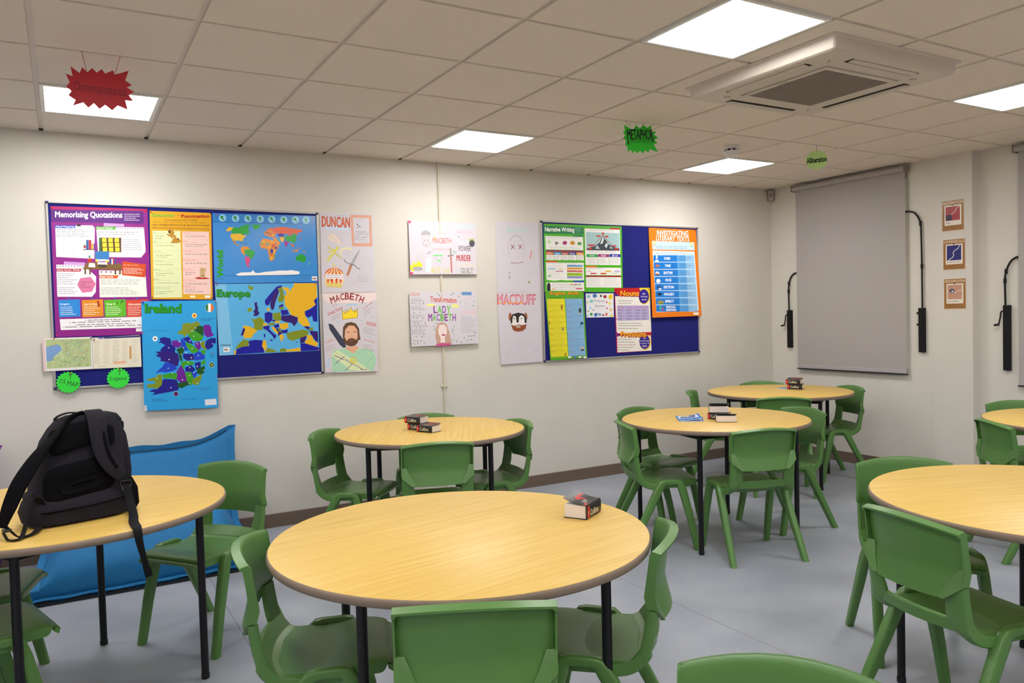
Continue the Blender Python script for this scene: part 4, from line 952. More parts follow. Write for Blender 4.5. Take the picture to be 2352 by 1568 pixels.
for (x0, y0, x1, y1) in ((268, 870, 410, 892), (170, 1028, 222, 1042), (388, 1018, 432, 1034), (60, 1068, 112, 1084), (75, 1145, 130, 1158), (485, 985, 535, 998), (455, 1165, 530, 1180)): s.print(x0, y0, x1, y1, 1, '#9cc4e0', x0, .7, 3)
s.rect(85, 1370, 108, 1460, '#b0cce8', 2); s.print(80, 1495, 220, 1507, 1, '#404048', 2, .5, 2)
s.build('pupil_drawing', 'coloured MACBETH drawing of a bearded man, yellow crown and dark sword', 'drawing', 'pupils drawings taped to the back wall')

s = drawing([(50, 75), (715, 100), (720, 610), (50, 622)], [(2.457, 2.256), (3.052, 2.256), (3.047, 1.836), (2.457, 1.832)], off=.012, tilt=.012)
s.circ(222, 250, 50, '#c8c4ca', 2, 18, 80); s.poly([(165, 225), (185, 185), (225, 172), (262, 190), (272, 225), (225, 215)], '#a8a4aa', 3); s.line(arc(225, 275, 42, 65, 10, 170), 3, '#888088', 3); s.circ(222, 318, 10, '#c090a0', 4, 10, 6); s.circ(205, 275, 5, '#707070', 4, 8); s.circ(240, 272, 5, '#707070', 4, 8)
s.poly([(215, 410), (270, 370), (262, 402), (225, 415)], '#b0acb4', 2)
s.poly([(48, 545), (62, 515), (80, 535), (85, 485), (110, 518), (138, 472), (150, 505), (168, 495), (172, 540), (120, 565), (80, 590), (52, 575)], '#efdc20', 3); s.circ(125, 562, 52, '#a8a4ae', 4, 18, 22)
s.text('MACBETH', 288, 248, 472, 302, '#c86a58', .004, 3); s.poly([(292, 252), (296, 238), (304, 246), (310, 234), (316, 245), (324, 240), (320, 252)], '#e8b828', 3)
s.text('Character', 325, 196, 428, 210, '#b0a8b0', 0, 3); s.text('ambitious', 285, 345, 460, 372, '#dca0a0', .0, 3)
s.text('ACT 1-5', 255, 548, 445, 602, '#e4cc48', .008, 3)
s.print(290, 412, 392, 436, 1, '#50dc60', 3, .8, 3); s.print(325, 460, 365, 488, 1, '#60dc70', 4, .8, 3); s.line([(310, 440), (322, 470)], 8, '#c0a8c8', 3); s.line([(372, 440), (378, 465)], 8, '#c0a8c8', 3)
s.print(300, 495, 410, 525, 3, '#b8bcd0', 6, .25, 3)
s.poly([(455, 345), (470, 345), (476, 600), (460, 602)], '#c88a84', 3); s.line([(432, 430), (490, 420)], 12, '#8a6a60', 4); s.line([(462, 350), (465, 430)], 12, '#909090', 4)
for k, ch in enumerate('BLOOD'): s.text(ch, 458, 440+k*30, 474, 462+k*30, '#b03030', .0, 5)
s.poly([(480, 362), (530, 385), (500, 412), (485, 400)], '#b0bcc0', 2)
s.text('DARKNESS', 530, 115, 700, 152, '#b8dcdc', .01, 3); s.text('Supernatural', 525, 172, 680, 205, '#e4a8c0', 0, 3); s.text('Witches', 522, 268, 640, 300, '#c8dce8', 0, 3)
s.text('POWER', 545, 325, 665, 380, '#685860', .012, 3); s.text('MURDER', 520, 418, 662, 478, '#b43038', .018, 3); s.text('CONSCIENCE', 525, 500, 708, 535, '#f0d8b0', 0, 3); s.text('GUILT', 560, 548, 682, 602, '#7c8468', .008, 3)
s.circ(676, 300, 28, '#4c4a50', 3, 16, 36); s.poly([(650, 270), (655, 252), (672, 262), (690, 250), (692, 272)], '#90b030', 4); s.circ(546, 236, 6, '#409090', 3, 8)
s.poly([(218, 450), (270, 440), (260, 600), (205, 600)], '#d0dcf0', 1)
for a in ((70, 110, 240, 200), (280, 110, 480, 170)): s.print(*a, 4, '#d8d0d8', a[0], .2, 2)
s.print(110, 400, 210, 490, 5, '#b0a8b0', 9, .2, 2); s.line([(290, 160), (460, 170)], 2, '#e0b890', 2)
s.rect(48, 76, 76, 102, '#f0508c', 5); s.rect(48, 598, 76, 624, '#e04080', 5)
s.build('pupil_drawing', 'wide pencil drawing with yellow crown and words POWER, MURDER, GUILT, over the pipe', 'drawing', 'pupils drawings taped to the back wall')

s = drawing([(45, 790), (715, 780), (735, 1300), (60, 1335)], [(2.445, 1.692), (3.040, 1.694), (3.043, 1.265), (2.447, 1.263)], off=.012, tilt=.014)
s.rect(58, 795, 148, 824, '#d89a80', 2); s.rect(66, 801, 140, 818, PAPER, 3); s.text('context', 70, 804, 136, 815, '#c07060', 0, 4); s.rect(572, 784, 670, 818, '#6c9cd0', 2); s.text('SET SCENE', 580, 790, 662, 812, '#2c4c80', 0, 3)
s.text('Transformation', 258, 828, 518, 885, '#c8452e', .02, 3, sk=.04)
s.poly([(218, 905), (300, 908), (305, 925), (225, 925)], '#f0e878', 1); s.poly([(470, 905), (540, 915), (535, 935), (478, 940)], '#f0e878', 1)
for k, (ch, c_) in enumerate(zip('LADY', ('#8a4a9a', '#58b838', '#8a5aa8', '#68b840'))): s.text(ch, 285+k*44, 922, 325+k*44, 998, c_, .03, 3)
for k, (ch, c_) in enumerate(zip('MACBETH', ('#8a4a9a', '#68b848', '#8a5aa8', '#60b040', '#8a4a9a', '#68b848', '#8a5aa8'))): s.text(ch, 234+k*40, 1003, 270+k*40, 1076, c_, .03, 3)
for y, n in ((850, 3), (930, 3), (1010, 2), (1070, 2), (1112, 2), (1160, 4)): s.print(65, y, 205+(30 if y > 1100 else 0), y+n*14, n, '#58585e', y, .3, 2)
for y, n in ((1030, 3), (1075, 3), (1120, 5)): s.print(560, y, 725, y+n*15, n, '#7c7c84', y, .25, 2)
s.print(592, 870, 640, 935, 5, '#b8b8c0', 5, .2, 2); s.print(585, 845, 690, 860, 1, '#e8a8b8', 5, .3, 2); s.text('AT SOME POINT', 572, 975, 720, 1008, '#eab4b8', .004, 3)
rnd = random.Random(8)
L_ = [(330, 800), (345, 820), (465, 815), (485, 800), (540, 830), (560, 800), (555, 885), (690, 880), (685, 920), (75, 900), (110, 905), (150, 905), (185, 900), (90, 995), (150, 990), (85, 1045), (120, 1045), (180, 1050), (95, 1100), (130, 1100), (200, 1095), (110, 1145), (150, 1145), (315, 1098), (290, 1130), (290, 1160), (488, 1130), (480, 1160), (470, 1180), (485, 1205), (110, 1230), (165, 1235), (185, 1225), (90, 1275), (120, 1280), (155, 1275), (85, 1305), (125, 1300), (190, 1295), (480, 1265), (515, 1278), (560, 1290), (590, 1245), (635, 1225), (665, 1225), (690, 1222), (700, 1195), (620, 1265), (660, 1262)]
for x, y in L_:
    a = rnd.uniform(0, 3.1); dx, dy = 12*math.cos(a), 12*math.sin(a); s.poly([(x-dx, y-dy), (x-dy*.35, y+dx*.35), (x+dx, y+dy), (x+dy*.35, y-dx*.35)], rnd.choice(['#2a7a3a', '#4a9a40', '#3a6a40']), 4)
s.poly([(318, 1330), (300, 1230), (305, 1150), (330, 1100), (372, 1085), (415, 1105), (440, 1180), (465, 1300), (460, 1315)], '#c09a88', 2)
s.poly([(330, 1150), (345, 1115), (395, 1112), (418, 1150), (415, 1200), (395, 1240), (398, 1290), (350, 1292), (352, 1240), (332, 1200)], '#ead6d4', 4)
s.circ(348, 1150, 11, '#f0ecf0', 5, 10, 5); s.circ(398, 1146, 11, '#f0ecf0', 5, 10, 5); s.circ(348, 1150, 4, '#404048', 6, 8); s.circ(398, 1146, 4, '#404048', 6, 8); s.circ(382, 1215, 20, '#c05060', 5, 12, 9); s.line([(375, 1155), (380, 1185), (372, 1190)], 2, '#b89890', 5)
s.poly([(302, 1328), (310, 1305), (350, 1298), (400, 1300), (440, 1295), (462, 1312), (420, 1322)], '#c84a90', 5)
s.build('pupil_drawing', 'wide LADY MACBETH drawing with long-haired woman and green leaves, lower one over the pipe', 'drawing', 'pupils drawings taped to the back wall')

s = drawing([(915, 75), (1345, 100), (1370, 790), (930, 785)], [(3.246, 2.284), (3.670, 2.279), (3.676, 1.682), (3.242, 1.686)], tilt=.002)
s.text('BANQUO', 1032, 142, 1226, 198, '#a4d4cc', .01, 3)
s.line(arc(1122, 340, 85, 125, 150, 390, 20), 3, '#a8a0a4', 3); s.line([(1050, 400), (1072, 470), (1100, 505)], 2, '#b8b0b4', 3); s.line([(1190, 400), (1195, 470), (1160, 510)], 2, '#b8b0b4', 3); s.line(arc(1122, 290, 60, 62, 190, 350), 3, '#908890', 3)
for x in (1086, 1162): s.line([(x-18, 312), (x+18, 352)], 6, '#8c2828', 4); s.line([(x+16, 312), (x-16, 356)], 6, '#7c3028', 4)
s.line([(1072, 505), (1080, 490), (1100, 492), (1135, 500), (1170, 485), (1194, 492)], 5, '#90585c', 4); s.circ(1128, 435, 20, '#cac4cc', 3, 10, 10)
s.line([(1275, 372), (1262, 455)], 12, '#e08a8a', 3); s.line([(1300, 370), (1290, 600)], 2, '#b8b0b8', 3); s.line([(1240, 620), (1260, 590), (1290, 620)], 2, '#b8b0b8', 3); s.circ(1252, 687, 11, '#7a9a40', 4, 10)
for (x0, y0, x1, y1, n) in ((930, 130, 1010, 290, 8), (935, 310, 1020, 430, 7), (1210, 130, 1320, 180, 3), (1225, 220, 1335, 300, 6), (960, 520, 1060, 560, 2), (950, 92, 1180, 108, 1)): s.print(x0, y0, x1, y1, n, '#c4bcc8', x0, .16, 2, -.1)
for y in (592, 625, 645): s.circ(1055, y, 7, '#907890', 3, 8)
s.build('pupil_drawing', 'faint pencil face with two red crosses for eyes, left of the right board', 'drawing', 'pupils drawings taped to the back wall')

s = drawing([(930, 790), (1370, 790), (1380, 1490), (965, 1515)], [(3.242, 1.684), (3.676, 1.682), (3.670, 1.080), (3.258, 1.076)], off=.0022, tilt=.008)
s.text('MACDUFF', 934, 805, 1316, 912, '#c86c80', .03, 3, sk=.01); s.text('MACDUFF', 942, 818, 1308, 900, '#e0a0ac', .0, 4, sk=.01)
for k in range(7): s.rect(942+k*53, 886, 968+k*53, 902, '#f09a28', 5) if k < 5 else None
s.circ(1060, 1035, 17, '#9a5a30', 2, 14, 42); s.circ(1216, 1035, 17, '#9a5a30', 2, 14, 42)
s.circ(1142, 1075, 78, '#e8e2e2', 3, 26, 88)
s.poly([(1064, 1100), (1064, 1045), (1085, 1008), (1140, 992), (1195, 1005), (1222, 1045), (1224, 1100), (1205, 1095), (1200, 1035), (1170, 1018), (1148, 1040), (1144, 1095), (1124, 1092), (1118, 1035), (1095, 1022), (1084, 1048), (1080, 1102)], '#181414', 4)
s.poly([(1066, 1112), (1100, 1125), (1140, 1112), (1180, 1120), (1222, 1110), (1215, 1155), (1180, 1180), (1130, 1186), (1090, 1172)], '#8a4420', 5); s.circ(1140, 1133, 26, '#c8b4a8', 6, 12, 13); s.line([(1112, 1136), (1168, 1132)], 3, '#704030', 7)
for x in (1100, 1172): s.circ(x, 1052, 15, '#c8d0c0', 5, 12, 9); s.circ(x, 1052, 6, '#48605c', 6, 8)
for (x0, y0, x1, y1, n, c_, k) in ((1100, 1300, 1165, 1340, 3, '#a0a8d0', .3), (1230, 1295, 1300, 1340, 4, '#d8b0c8', .2), (1010, 1390, 1070, 1450, 5, '#c0a0b8', .9), (1140, 1380, 1210, 1450, 6, '#e0b8a0', .2), (1295, 1345, 1360, 1400, 5, '#a0a8e0', .6), (1165, 1468, 1215, 1480, 1, '#9090a8', 0), (1260, 985, 1325, 998, 1, '#d0e8c0', 0), (985, 1060, 1040, 1130, 3, '#dcd8e4', 0), (1250, 1080, 1340, 1120, 2, '#dcd8e4', 0)): s.print(x0, y0+k*20, x1, y1+k*20, n, c_, x0, .22, 2, -k)
s.build('pupil_drawing', 'MACDUFF drawing of a black and brown bearded face, lowest beside the right board', 'drawing', 'pupils drawings taped to the back wall')

# ---------------------------------------------------------------- posters on the right board
s = Sheet([(65, 85), (880, 115), (893, 800), (75, 790)], [(3.716, 2.277), (4.568, 2.281), (4.566, 1.676), (3.710, 1.688)], off=OB, base='#4cb018')
s.poly([(62, 108), (478, 122), (482, 195), (66, 188)], '#0c7a4a'); s.text('Narrative Writing', 80, 120, 385, 180, '#ffffff', .026, 3, sk=.02); s.print(392, 122, 470, 185, 6, '#90d0b0', 3, .3, 2)
s.rect(370, 205, 475, 222, '#0c7a4a', 2)
W2 = '#f2f0ee'
s.poly([(82, 212), (475, 225), (478, 362), (88, 352)], W2); s.print(95, 222, 460, 240, 2, '#888', 4, .25, 2, .02) if False else s.print(95, 222, 460, 240, 2, '#8a8a8a', 4, .25, 2, .02)
for x, y, r, c_, j in ((125, 275, 26, '#b8e08c', .6), (200, 288, 26, '#7a7a78', .6), (285, 285, 28, '#b02878', .3), (365, 285, 32, '#c89018', .4), (438, 293, 24, '#5a9a48', .2)): s.circ(x, y, r, c_, 3, 16, r*.8, j)
s.print(125, 322, 445, 345, 2, '#8a8a8a', 5, .25, 2, .02)
s.poly([(90, 358), (476, 368), (478, 385), (91, 376)], '#8a1460', 3)
for k, (c_, t_) in enumerate((('#d85a18', 'Setting'), ('#2088d0', 'Characters'), ('#b82820', 'Structure'), ('#241490', 'Plot'), ('#e88a18', 'Theme'))):
    x = 92+k*79; s.poly([(x, 380+k), (x+74, 382+k), (x+75, 408+k), (x, 406+k)], c_, 3); s.text(t_, x+12, 386+k, x+62, 402+k, '#ffffff', .01, 4); s.poly([(x, 407+k), (x+75, 409+k), (x+76, 465+k), (x+1, 460+k)], W2, 3); s.print(x+6, 414+k, x+70, 460+k, 4, '#6a6a6a', k+3, .3, 4)
s.rect(92, 470, 208, 486, '#d85a18', 3, .02); s.poly([(90, 488), (482, 492), (486, 672), (300, 676), (250, 670), (180, 678), (96, 668)], W2)
s.print(105, 495, 470, 505, 1, '#909090', 7, .4, 2); s.print(108, 516, 285, 660, 9, '#b8b0b8', 8, .25, 2)
for y, c_, x0, x1 in ((550, '#40a0d8', 110, 185), (553, '#e8c048', 225, 262), (577, '#d07090', 188, 268), (618, '#80c840', 110, 142), (628, '#58a0a8', 110, 140)): s.rect(x0, y, x1, y+8, c_, 3)
for k, c_ in enumerate(('#6aa4dc', '#f0a818', '#d86a6a', '#9cc828', '#8c94d8')): s.rect(308, 512+k*28+(8 if k == 4 else 0), 470, 532+k*28+(12 if k in (3,) else 0)+(8 if k == 4 else 0), c_, 3, .02); s.print(314, 516+k*29, 440, 528+k*29, 1, '#404040', k, .4, 4)
s.rect(375, 678, 484, 694, '#1c50c0', 3, .01); s.poly([(95, 694), (486, 696), (488, 785), (98, 780)], W2); s.poly([(100, 780), (100, 720), (112, 700), (118, 690), (124, 700), (136, 720), (136, 783)], '#181820', 4)
s.print(155, 706, 470, 775, 4, '#a0a0a0', 9, .3, 3, .01); s.rect(340, 712, 375, 722, '#e88818', 4); s.rect(385, 714, 410, 724, '#902040', 4); s.rect(415, 714, 455, 724, '#58a848', 4); s.rect(150, 760, 182, 770, '#e8a830', 4); s.rect(400, 755, 470, 766, '#c05060', 4)
s.rect(755, 130, 860, 146, '#c02020', 4, .01)
s.poly([(492, 135), (860, 150), (868, 518), (502, 514)], W2); s.print(555, 146, 820, 165, 2, '#909090', 3, .25, 2, .02)
s.poly([(505, 172), (855, 185), (858, 368), (510, 362)], '#a8ccd0', 3)
s.poly([(512, 345), (560, 330), (600, 318), (625, 300), (650, 280), (665, 240), (683, 205), (700, 245), (718, 262), (735, 300), (770, 312), (800, 330), (855, 345), (858, 368), (512, 362)], '#3a4450', 4)
s.poly([(655, 300), (683, 215), (692, 250), (680, 290)], '#e8eef0', 5); s.poly([(700, 320), (718, 285), (735, 305), (720, 340)], '#d8e2e6', 5); s.poly([(600, 345), (625, 308), (650, 350)], '#c0ccd0', 5); s.poly([(750, 340), (768, 320), (790, 350)], '#b8c4c8', 5)
s.line([(545, 335), (600, 300), (683, 195), (735, 270), (790, 320)], 5, '#c05040', 6)
for x, y, w in ((683, 186, 14), (635, 215, 20), (722, 220, 18), (560, 310, 34), (548, 345, 20), (800, 318, 20), (822, 350, 22)): s.rect(x-w, y-8, x+w, y+8, '#c83a34', 7)
s.print(540, 372, 840, 395, 2, '#909090', 4, .25, 2)
for k, (c_, t_) in enumerate((('#18a050', 'Opening'), ('#a01878', 'Middle'), ('#1828a8', 'End'))):
    x = 512+k*120; s.poly([(x, 402), (x+114, 405), (x+115, 435), (x, 432)], c_, 3); s.text(t_, x+30, 410, x+85, 428, '#ffffff', .01, 4); s.print(x+10, 440, x+105, 505, 5, '#808080', k+5, .25, 3)
for k in (1, 2): s.line([(508+k*120, 402), (510+k*120, 515)], 4, '#58b028', 3)
s.rect(503, 524, 616, 540, '#e87818', 3, .01); s.poly([(502, 541), (872, 545), (874, 624), (504, 620)], W2); s.print(515, 546, 760, 558, 1, '#909090', 6, .3, 2)
for x0, y0, x1, y1, c_ in ((708, 576, 768, 590, '#e8b020'), (552, 597, 615, 610, '#d04060'), (658, 598, 718, 613, '#c85a18'), (520, 576, 555, 584, '#e8a8b8'), (780, 600, 830, 606, '#a8d878'), (805, 575, 860, 592, '#b8b8e0')): s.rect(x0, y0, x1, y1, c_, 3)
s.poly([(504, 625), (872, 628), (873, 643), (505, 640)], '#a01818', 3); s.poly([(505, 640), (873, 643), (876, 752), (508, 748)], W2); s.print(520, 650, 670, 740, 5, '#9a9a9a', 8, .2, 2); s.print(695, 650, 860, 740, 5, '#9a9a9a', 9, .2, 2)
for p in ((95, 95), (872, 118)): s.pin(*p, c='#c85028')
s.build('wall_poster', 'bright green Narrative Writing poster with grey mountain picture, on the right board', 'poster')

s = Sheet([(80, 790), (480, 795), (515, 1480), (130, 1515)], [(3.714, 1.689), (4.120, 1.685), (4.137, 1.094), (3.745, 1.086)], off=OB+.002, base='#58a818', tilt=.012)
s.text('English Skills', 136, 796, 436, 838, '#7a3010', .03, 3); s.text('English Skills', 133, 792, 433, 834, '#f8a818', .014, 4)
s.print(118, 850, 255, 862, 1, '#2c6010', 3, .6, 2); s.print(330, 850, 440, 860, 1, '#2c6010', 4, .6, 2)
s.poly([(98, 868), (282, 868), (315, 1470), (135, 1480)], '#e8dc28'); s.poly([(290, 866), (470, 868), (498, 1458), (322, 1466)], '#88b8e0')
for k in range(10):
    y = 876+k*60; d = k*3.2
    s.print(105+d, y, 265+d, y+50, 4, '#8c7c18', k, .2, 2); s.print(300+d, y, 460+d, y+50, 4, '#4060a8', k+20, .2, 2); s.print(106+d, y, 160+d, y+12, 1, '#b06020', k, .5, 3); s.print(300+d, y, 350+d, y+12, 1, '#a04080', k+9, .5, 3)
    s.line([(100+d, y+56), (280+d, y+54)], 2, '#605818', 3); s.line([(294+d, y+54), (472+d, y+52)], 2, '#305080', 3)
for x, y, rx, ry, c_ in ((253, 955, 12, 32, '#a87020'), (443, 990, 14, 32, '#303038'), (122, 1118, 7, 26, '#b07a20'), (262, 1182, 14, 20, '#908060'), (460, 1125, 20, 16, '#283868'), (448, 1148, 22, 18, '#70b0c8'), (462, 1385, 22, 16, '#e0b8a8'), (465, 1402, 18, 12, '#303038'), (288, 1448, 9, 22, '#907020'), (436, 1020, 12, 8, '#c8b070')): s.circ(x, y, rx, c_, 5, 12, ry, .25)
for x, c_ in ((330, '#f0f0f0'), (385, '#5078b8'), (440, '#e8f0e0'), (490, '#f0f0f0')): s.rect(x-16, 1468, x+16, 1486, c_, 3)
for p in ((92, 798), (468, 797)): s.pin(*p, c='#c85028')
s.build('wall_poster', 'green English Skills poster with yellow and blue columns, under the green mountain poster', 'poster')

s = Sheet([(505, 815), (795, 812), (800, 1060), (515, 1062)], [(4.146, 1.667), (4.456, 1.667), (4.455, 1.449), (4.148, 1.452)], off=OB, base='#ecebf0')
for x, y, r, c_ in ((535, 845, 20, '#80b8d8'), (600, 838, 26, '#3878c0'), (565, 895, 20, '#78c0c8'), (525, 905, 12, '#a8d080'), (553, 963, 14, '#90c8e8'), (533, 995, 10, '#5a9838'), (565, 1028, 18, '#20884a'), (525, 1045, 10, '#60b8b0'), (610, 1035, 22, '#2c78c8'), (650, 1030, 18, '#70b0e0'), (662, 840, 14, '#303040'), (705, 848, 22, '#a83040'), (765, 850, 30, '#f0d020'), (755, 918, 16, '#f0e040'), (725, 905, 12, '#d06080'), (768, 985, 18, '#f0c890'), (728, 970, 10, '#c83030'), (720, 1030, 18, '#e07070'), (775, 1045, 16, '#f0d838'), (585, 985, 8, '#3060b0'), (690, 1040, 12, '#b84050')): s.circ(x, y, r, c_, 2, 12, None, .3)
s.text('Purpose', 595, 876, 706, 910, '#606068', 0, 3); s.text('Opinion', 595, 930, 708, 962, '#606068', 0, 3); s.text('Pros', 618, 1018, 692, 1046, '#50506a', 0, 3)
s.line([(575, 916), (720, 914)], 1.5, '#b0b0b8', 3); s.line([(575, 972), (720, 970)], 1.5, '#b0b0b8', 3)
s.build('wall_poster', 'small white poster with coloured paint splashes reading Purpose, Opinion', 'poster')

s = Sheet([(50, 758), (425, 755), (440, 1410), (78, 1435)], [(4.464, 1.714), (4.888, 1.715), (4.890, 1.120), (4.478, 1.118)], off=OB+.001, base='#b81458')
s.poly([(50, 758), (330, 756), (300, 800), (130, 840), (75, 835)], '#c4141c'); s.poly([(310, 756), (425, 755), (430, 930), (400, 935)], '#ecd030', 1); s.poly([(52, 790), (110, 850), (60, 850)], '#3a1480', 2)
s.poly([(60, 842), (425, 850), (438, 1215), (78, 1230)], '#ece8e2', 3); s.poly([(82, 1258), (432, 1250), (440, 1408), (86, 1428)], '#ece8e2', 3); s.rect(80, 1215, 438, 1250, '#b81a1c', 2); s.poly([(75, 1210), (110, 1260), (80, 1262)], '#3a1480', 3)
s.circ(364, 848, 58, '#e8c828', 4, 26, 80); s.circ(360, 845, 53, '#2c128c', 5, 26, 74)
s.text('are', 345, 810, 375, 826, '#e8e8f4', .008, 6); s.text("'naming'", 325, 836, 398, 858, '#e8e8f4', .008, 6); s.text('words', 335, 868, 388, 886, '#e8e8f4', .008, 6)
s.text('Nouns', 120, 790, 316, 850, '#901c10', .05, 6); s.text('Nouns', 115, 782, 311, 840, '#f8b020', .03, 7)
for y in (885, 910): s.print(95, y, 268, y+16, 1, '#606060', y, .45, 4)
s.poly([(82, 938), (410, 940), (416, 1090), (86, 1100)], '#b4a8d4', 4)
for x, t_ in ((90, 'Common'), (185, 'Place'), (272, 'Thing'), (345, 'Feeling')): s.print(x, 952, x+62, 968, 1, '#d85080', x, .5, 5, 0, False)
for x in (180, 264, 338): s.line([(x, 940), (x+3, 1095)], 2, '#8878b0', 5)
for r_ in range(4):
    for x in (92, 188, 276, 346): s.print(x, 982+r_*30, x+55, 998+r_*30, 1, '#504870', x+r_, .5, 5)
for y in (1118, 1142, 1172): s.print(95, y, 350, y+16, 1, '#58585c', y, .42, 4)
s.circ(374, 1322, 60, '#e8c828', 4, 26, 80); s.circ(368, 1318, 55, '#2c128c', 5, 26, 74)
for k, t_ in enumerate(('are', 'words used', 'in place of', 'nouns')): s.text(t_, 368-len(t_)*4.6, 1270+k*28, 368+len(t_)*4.6, 1286+k*28, '#e8e8f4', .008, 6)
s.text('Pronouns', 125, 1215, 388, 1275, '#901c10', .05, 6); s.text('Pronouns', 120, 1207, 383, 1266, '#f8b020', .03, 7)
for k in range(5): s.print(90, 1288+k*27, 290-k*8, 1304+k*27, 1, '#606060' if k != 2 else '#b05050', k+70, .42, 4)
for p in ((412, 768), (72, 1080)): s.pin(*p)
s.build('wall_poster', 'red and white Nouns and Pronouns poster with purple circles', 'poster')

s = Sheet([(408, 125), (900, 150), (955, 1045), (437, 1065)], [(4.880, 2.280), (5.474, 2.277), (5.513, 1.436), (4.890, 1.433)], off=OB+.006, base='#e87c10', tilt=.018)
s.text('INVESTIGATING', 494, 152, 822, 206, '#ffffff', .016, 3, sk=.03); s.text('LITERARY TEXTS', 486, 208, 830, 258, '#ffffff', .016, 3, sk=.03)
s.poly([(442, 262), (882, 278), (886, 360), (446, 352)], '#c0dcf0'); s.print(485, 312, 835, 346, 2, '#5880b0', 4, .35, 2, .02)
for x, y in ((468, 285), (852, 298)): s.circ(x, y, 15, '#f0e890', 3, 12, 20); s.rect(x-5, y+15, x+5, y+25, '#708090', 4)
s.poly([(446, 362), (884, 374), (925, 990), (480, 1008)], '#d0e4f4', 1); s.print(475, 378, 860, 402, 2, '#6890c0', 5, .35, 2, .02)
RW = ['Form', 'Tone', 'Rhythm', 'Pace', 'Diction', 'Imagery', 'Effect', 'Personal Response']
for k, t_ in enumerate(RW):
    y = 412+k*74.5; d = k*3.3
    s.poly([(455+d, y), (700+d*1.2, y), (700+d*1.2, y+68), (455+d, y+68)], '#1878d0', 2); s.poly([(700+d*1.2, y), (790+d*1.2, y), (790+d*1.2, y+68), (700+d*1.2, y+68)], '#58a0e0', 2); s.poly([(790+d*1.2, y), (880+d*1.3, y), (880+d*1.3, y+68), (790+d*1.2, y+68)], '#94c4ec', 2)
    if k < 7: s.text(t_.upper(), 600+d-len(t_)*7.5, y+20, 600+d+len(t_)*7.5, y+48, '#ffffff', .025, 3)
    else: s.text('PERSONAL', 582, y+8, 682, y+30, '#ffffff', .025, 3); s.text('RESPONSE', 584, y+38, 686, y+60, '#ffffff', .025, 3)
    s.print(725+d, y+12, 860+d, y+60, 3, '#305078', k+4, .25, 3)
for x, y, rx, ry, c_ in ((490, 430, 12, 26, '#e8e8e8'), (490, 470, 24, 14, '#e0e4e8'), (497, 522, 26, 20, '#a87068'), (494, 600, 26, 24, '#e8d8c8'), (494, 612, 22, 10, '#8a4038'), (502, 680, 26, 26, '#f0f0f0'), (512, 748, 28, 20, '#204880'), (520, 762, 20, 12, '#e0e8f0'), (515, 818, 24, 18, '#202838'), (525, 905, 38, 26, '#b89050'), (530, 915, 28, 10, '#609038'), (522, 962, 16, 30, '#48a8a0'), (548, 975, 12, 18, '#c05080')): s.circ(x, y, rx, c_, 4, 12, ry, .3)
s.rect(870, 1010, 925, 1034, '#f0f0f0', 2)
for p in ((416, 135), (888, 158)): s.pin(*p, c='#c04028')
s.build('wall_poster', 'orange INVESTIGATING LITERARY TEXTS poster with blue rows, right end of the right board', 'poster')

# ---------------------------------------------------------------- three small cards on the pier
SX = XR-.012
def card(y0, y1, z0, z1, word, label, fn):
    s = Sheet([(0, 0), (100, 0), (100, 134), (0, 134)], [(y0, z1), (y1, z1), (y1, z0), (y0, z0)], plane='right', side=SX, off=.0006, base='#d4cdbf', rough=.25)
    s.poly([(1.5, 0), (96, 0), (96, 126), (1.5, 126)], '#9a6a34', 1)
    s.text(word, 5, 4, 93, 15, '#e4d4bc', .012, 3)
    s.rect(12, 20, 86, 104, '#e6ddd0', 2); fn(s)
    s.circ(48, 19, 5.5, '#6a4424', 5, 10, 3.5)
    s.print(10, 108, 88, 122, 2, '#7a5024', 5, .4, 3)
    s.build('framed_card', label, 'card', 'three brown word cards on the wall pier')
def c1(s):
    s.rect(17, 25, 80, 84, '#a02c34', 3); s.rect(18, 60, 45, 83, '#281838', 4); s.line([(80, 26), (66, 34), (60, 46), (50, 52), (42, 60)], 3, '#d8c0b4', 5); s.print(18, 90, 50, 97, 1, '#504848', 2, .5, 4)
def c2(s):
    s.rect(17, 25, 80, 88, '#141a70', 3); s.line([(74, 25), (66, 40), (52, 47), (44, 56), (48, 66), (42, 76), (30, 82), (24, 88)], 3.5, '#d0c8c8', 5); s.print(18, 93, 80, 99, 1, '#504848', 3, .5, 4)
def c3(s):
    s.rect(17, 25, 80, 86, '#bf8f78', 3); s.circ(36, 50, 11, '#303058', 5, 14, 8); s.circ(38, 52, 5, '#d0d8f0', 6, 8, 4); s.line([(46, 58), (58, 56), (70, 48), (80, 50)], 3, '#d8c0b4', 5); s.print(18, 92, 70, 99, 1, '#504848', 4, .5, 4)
card(-1.844, -2.036, 2.084, 2.349, 'ALLITERATION', 'brown ALLITERATION card with a red picture, topmost of three on the pier', c1)
card(-1.852, -2.044, 1.760, 2.025, 'HYPERBOLE', 'brown HYPERBOLE card with a dark blue picture, middle of three on the pier', c2)
card(-1.856, -2.048, 1.432, 1.696, 'PERSONIFICATION', 'brown PERSONIFICATION card with a pink eye picture, lowest of three on the pier', c3)

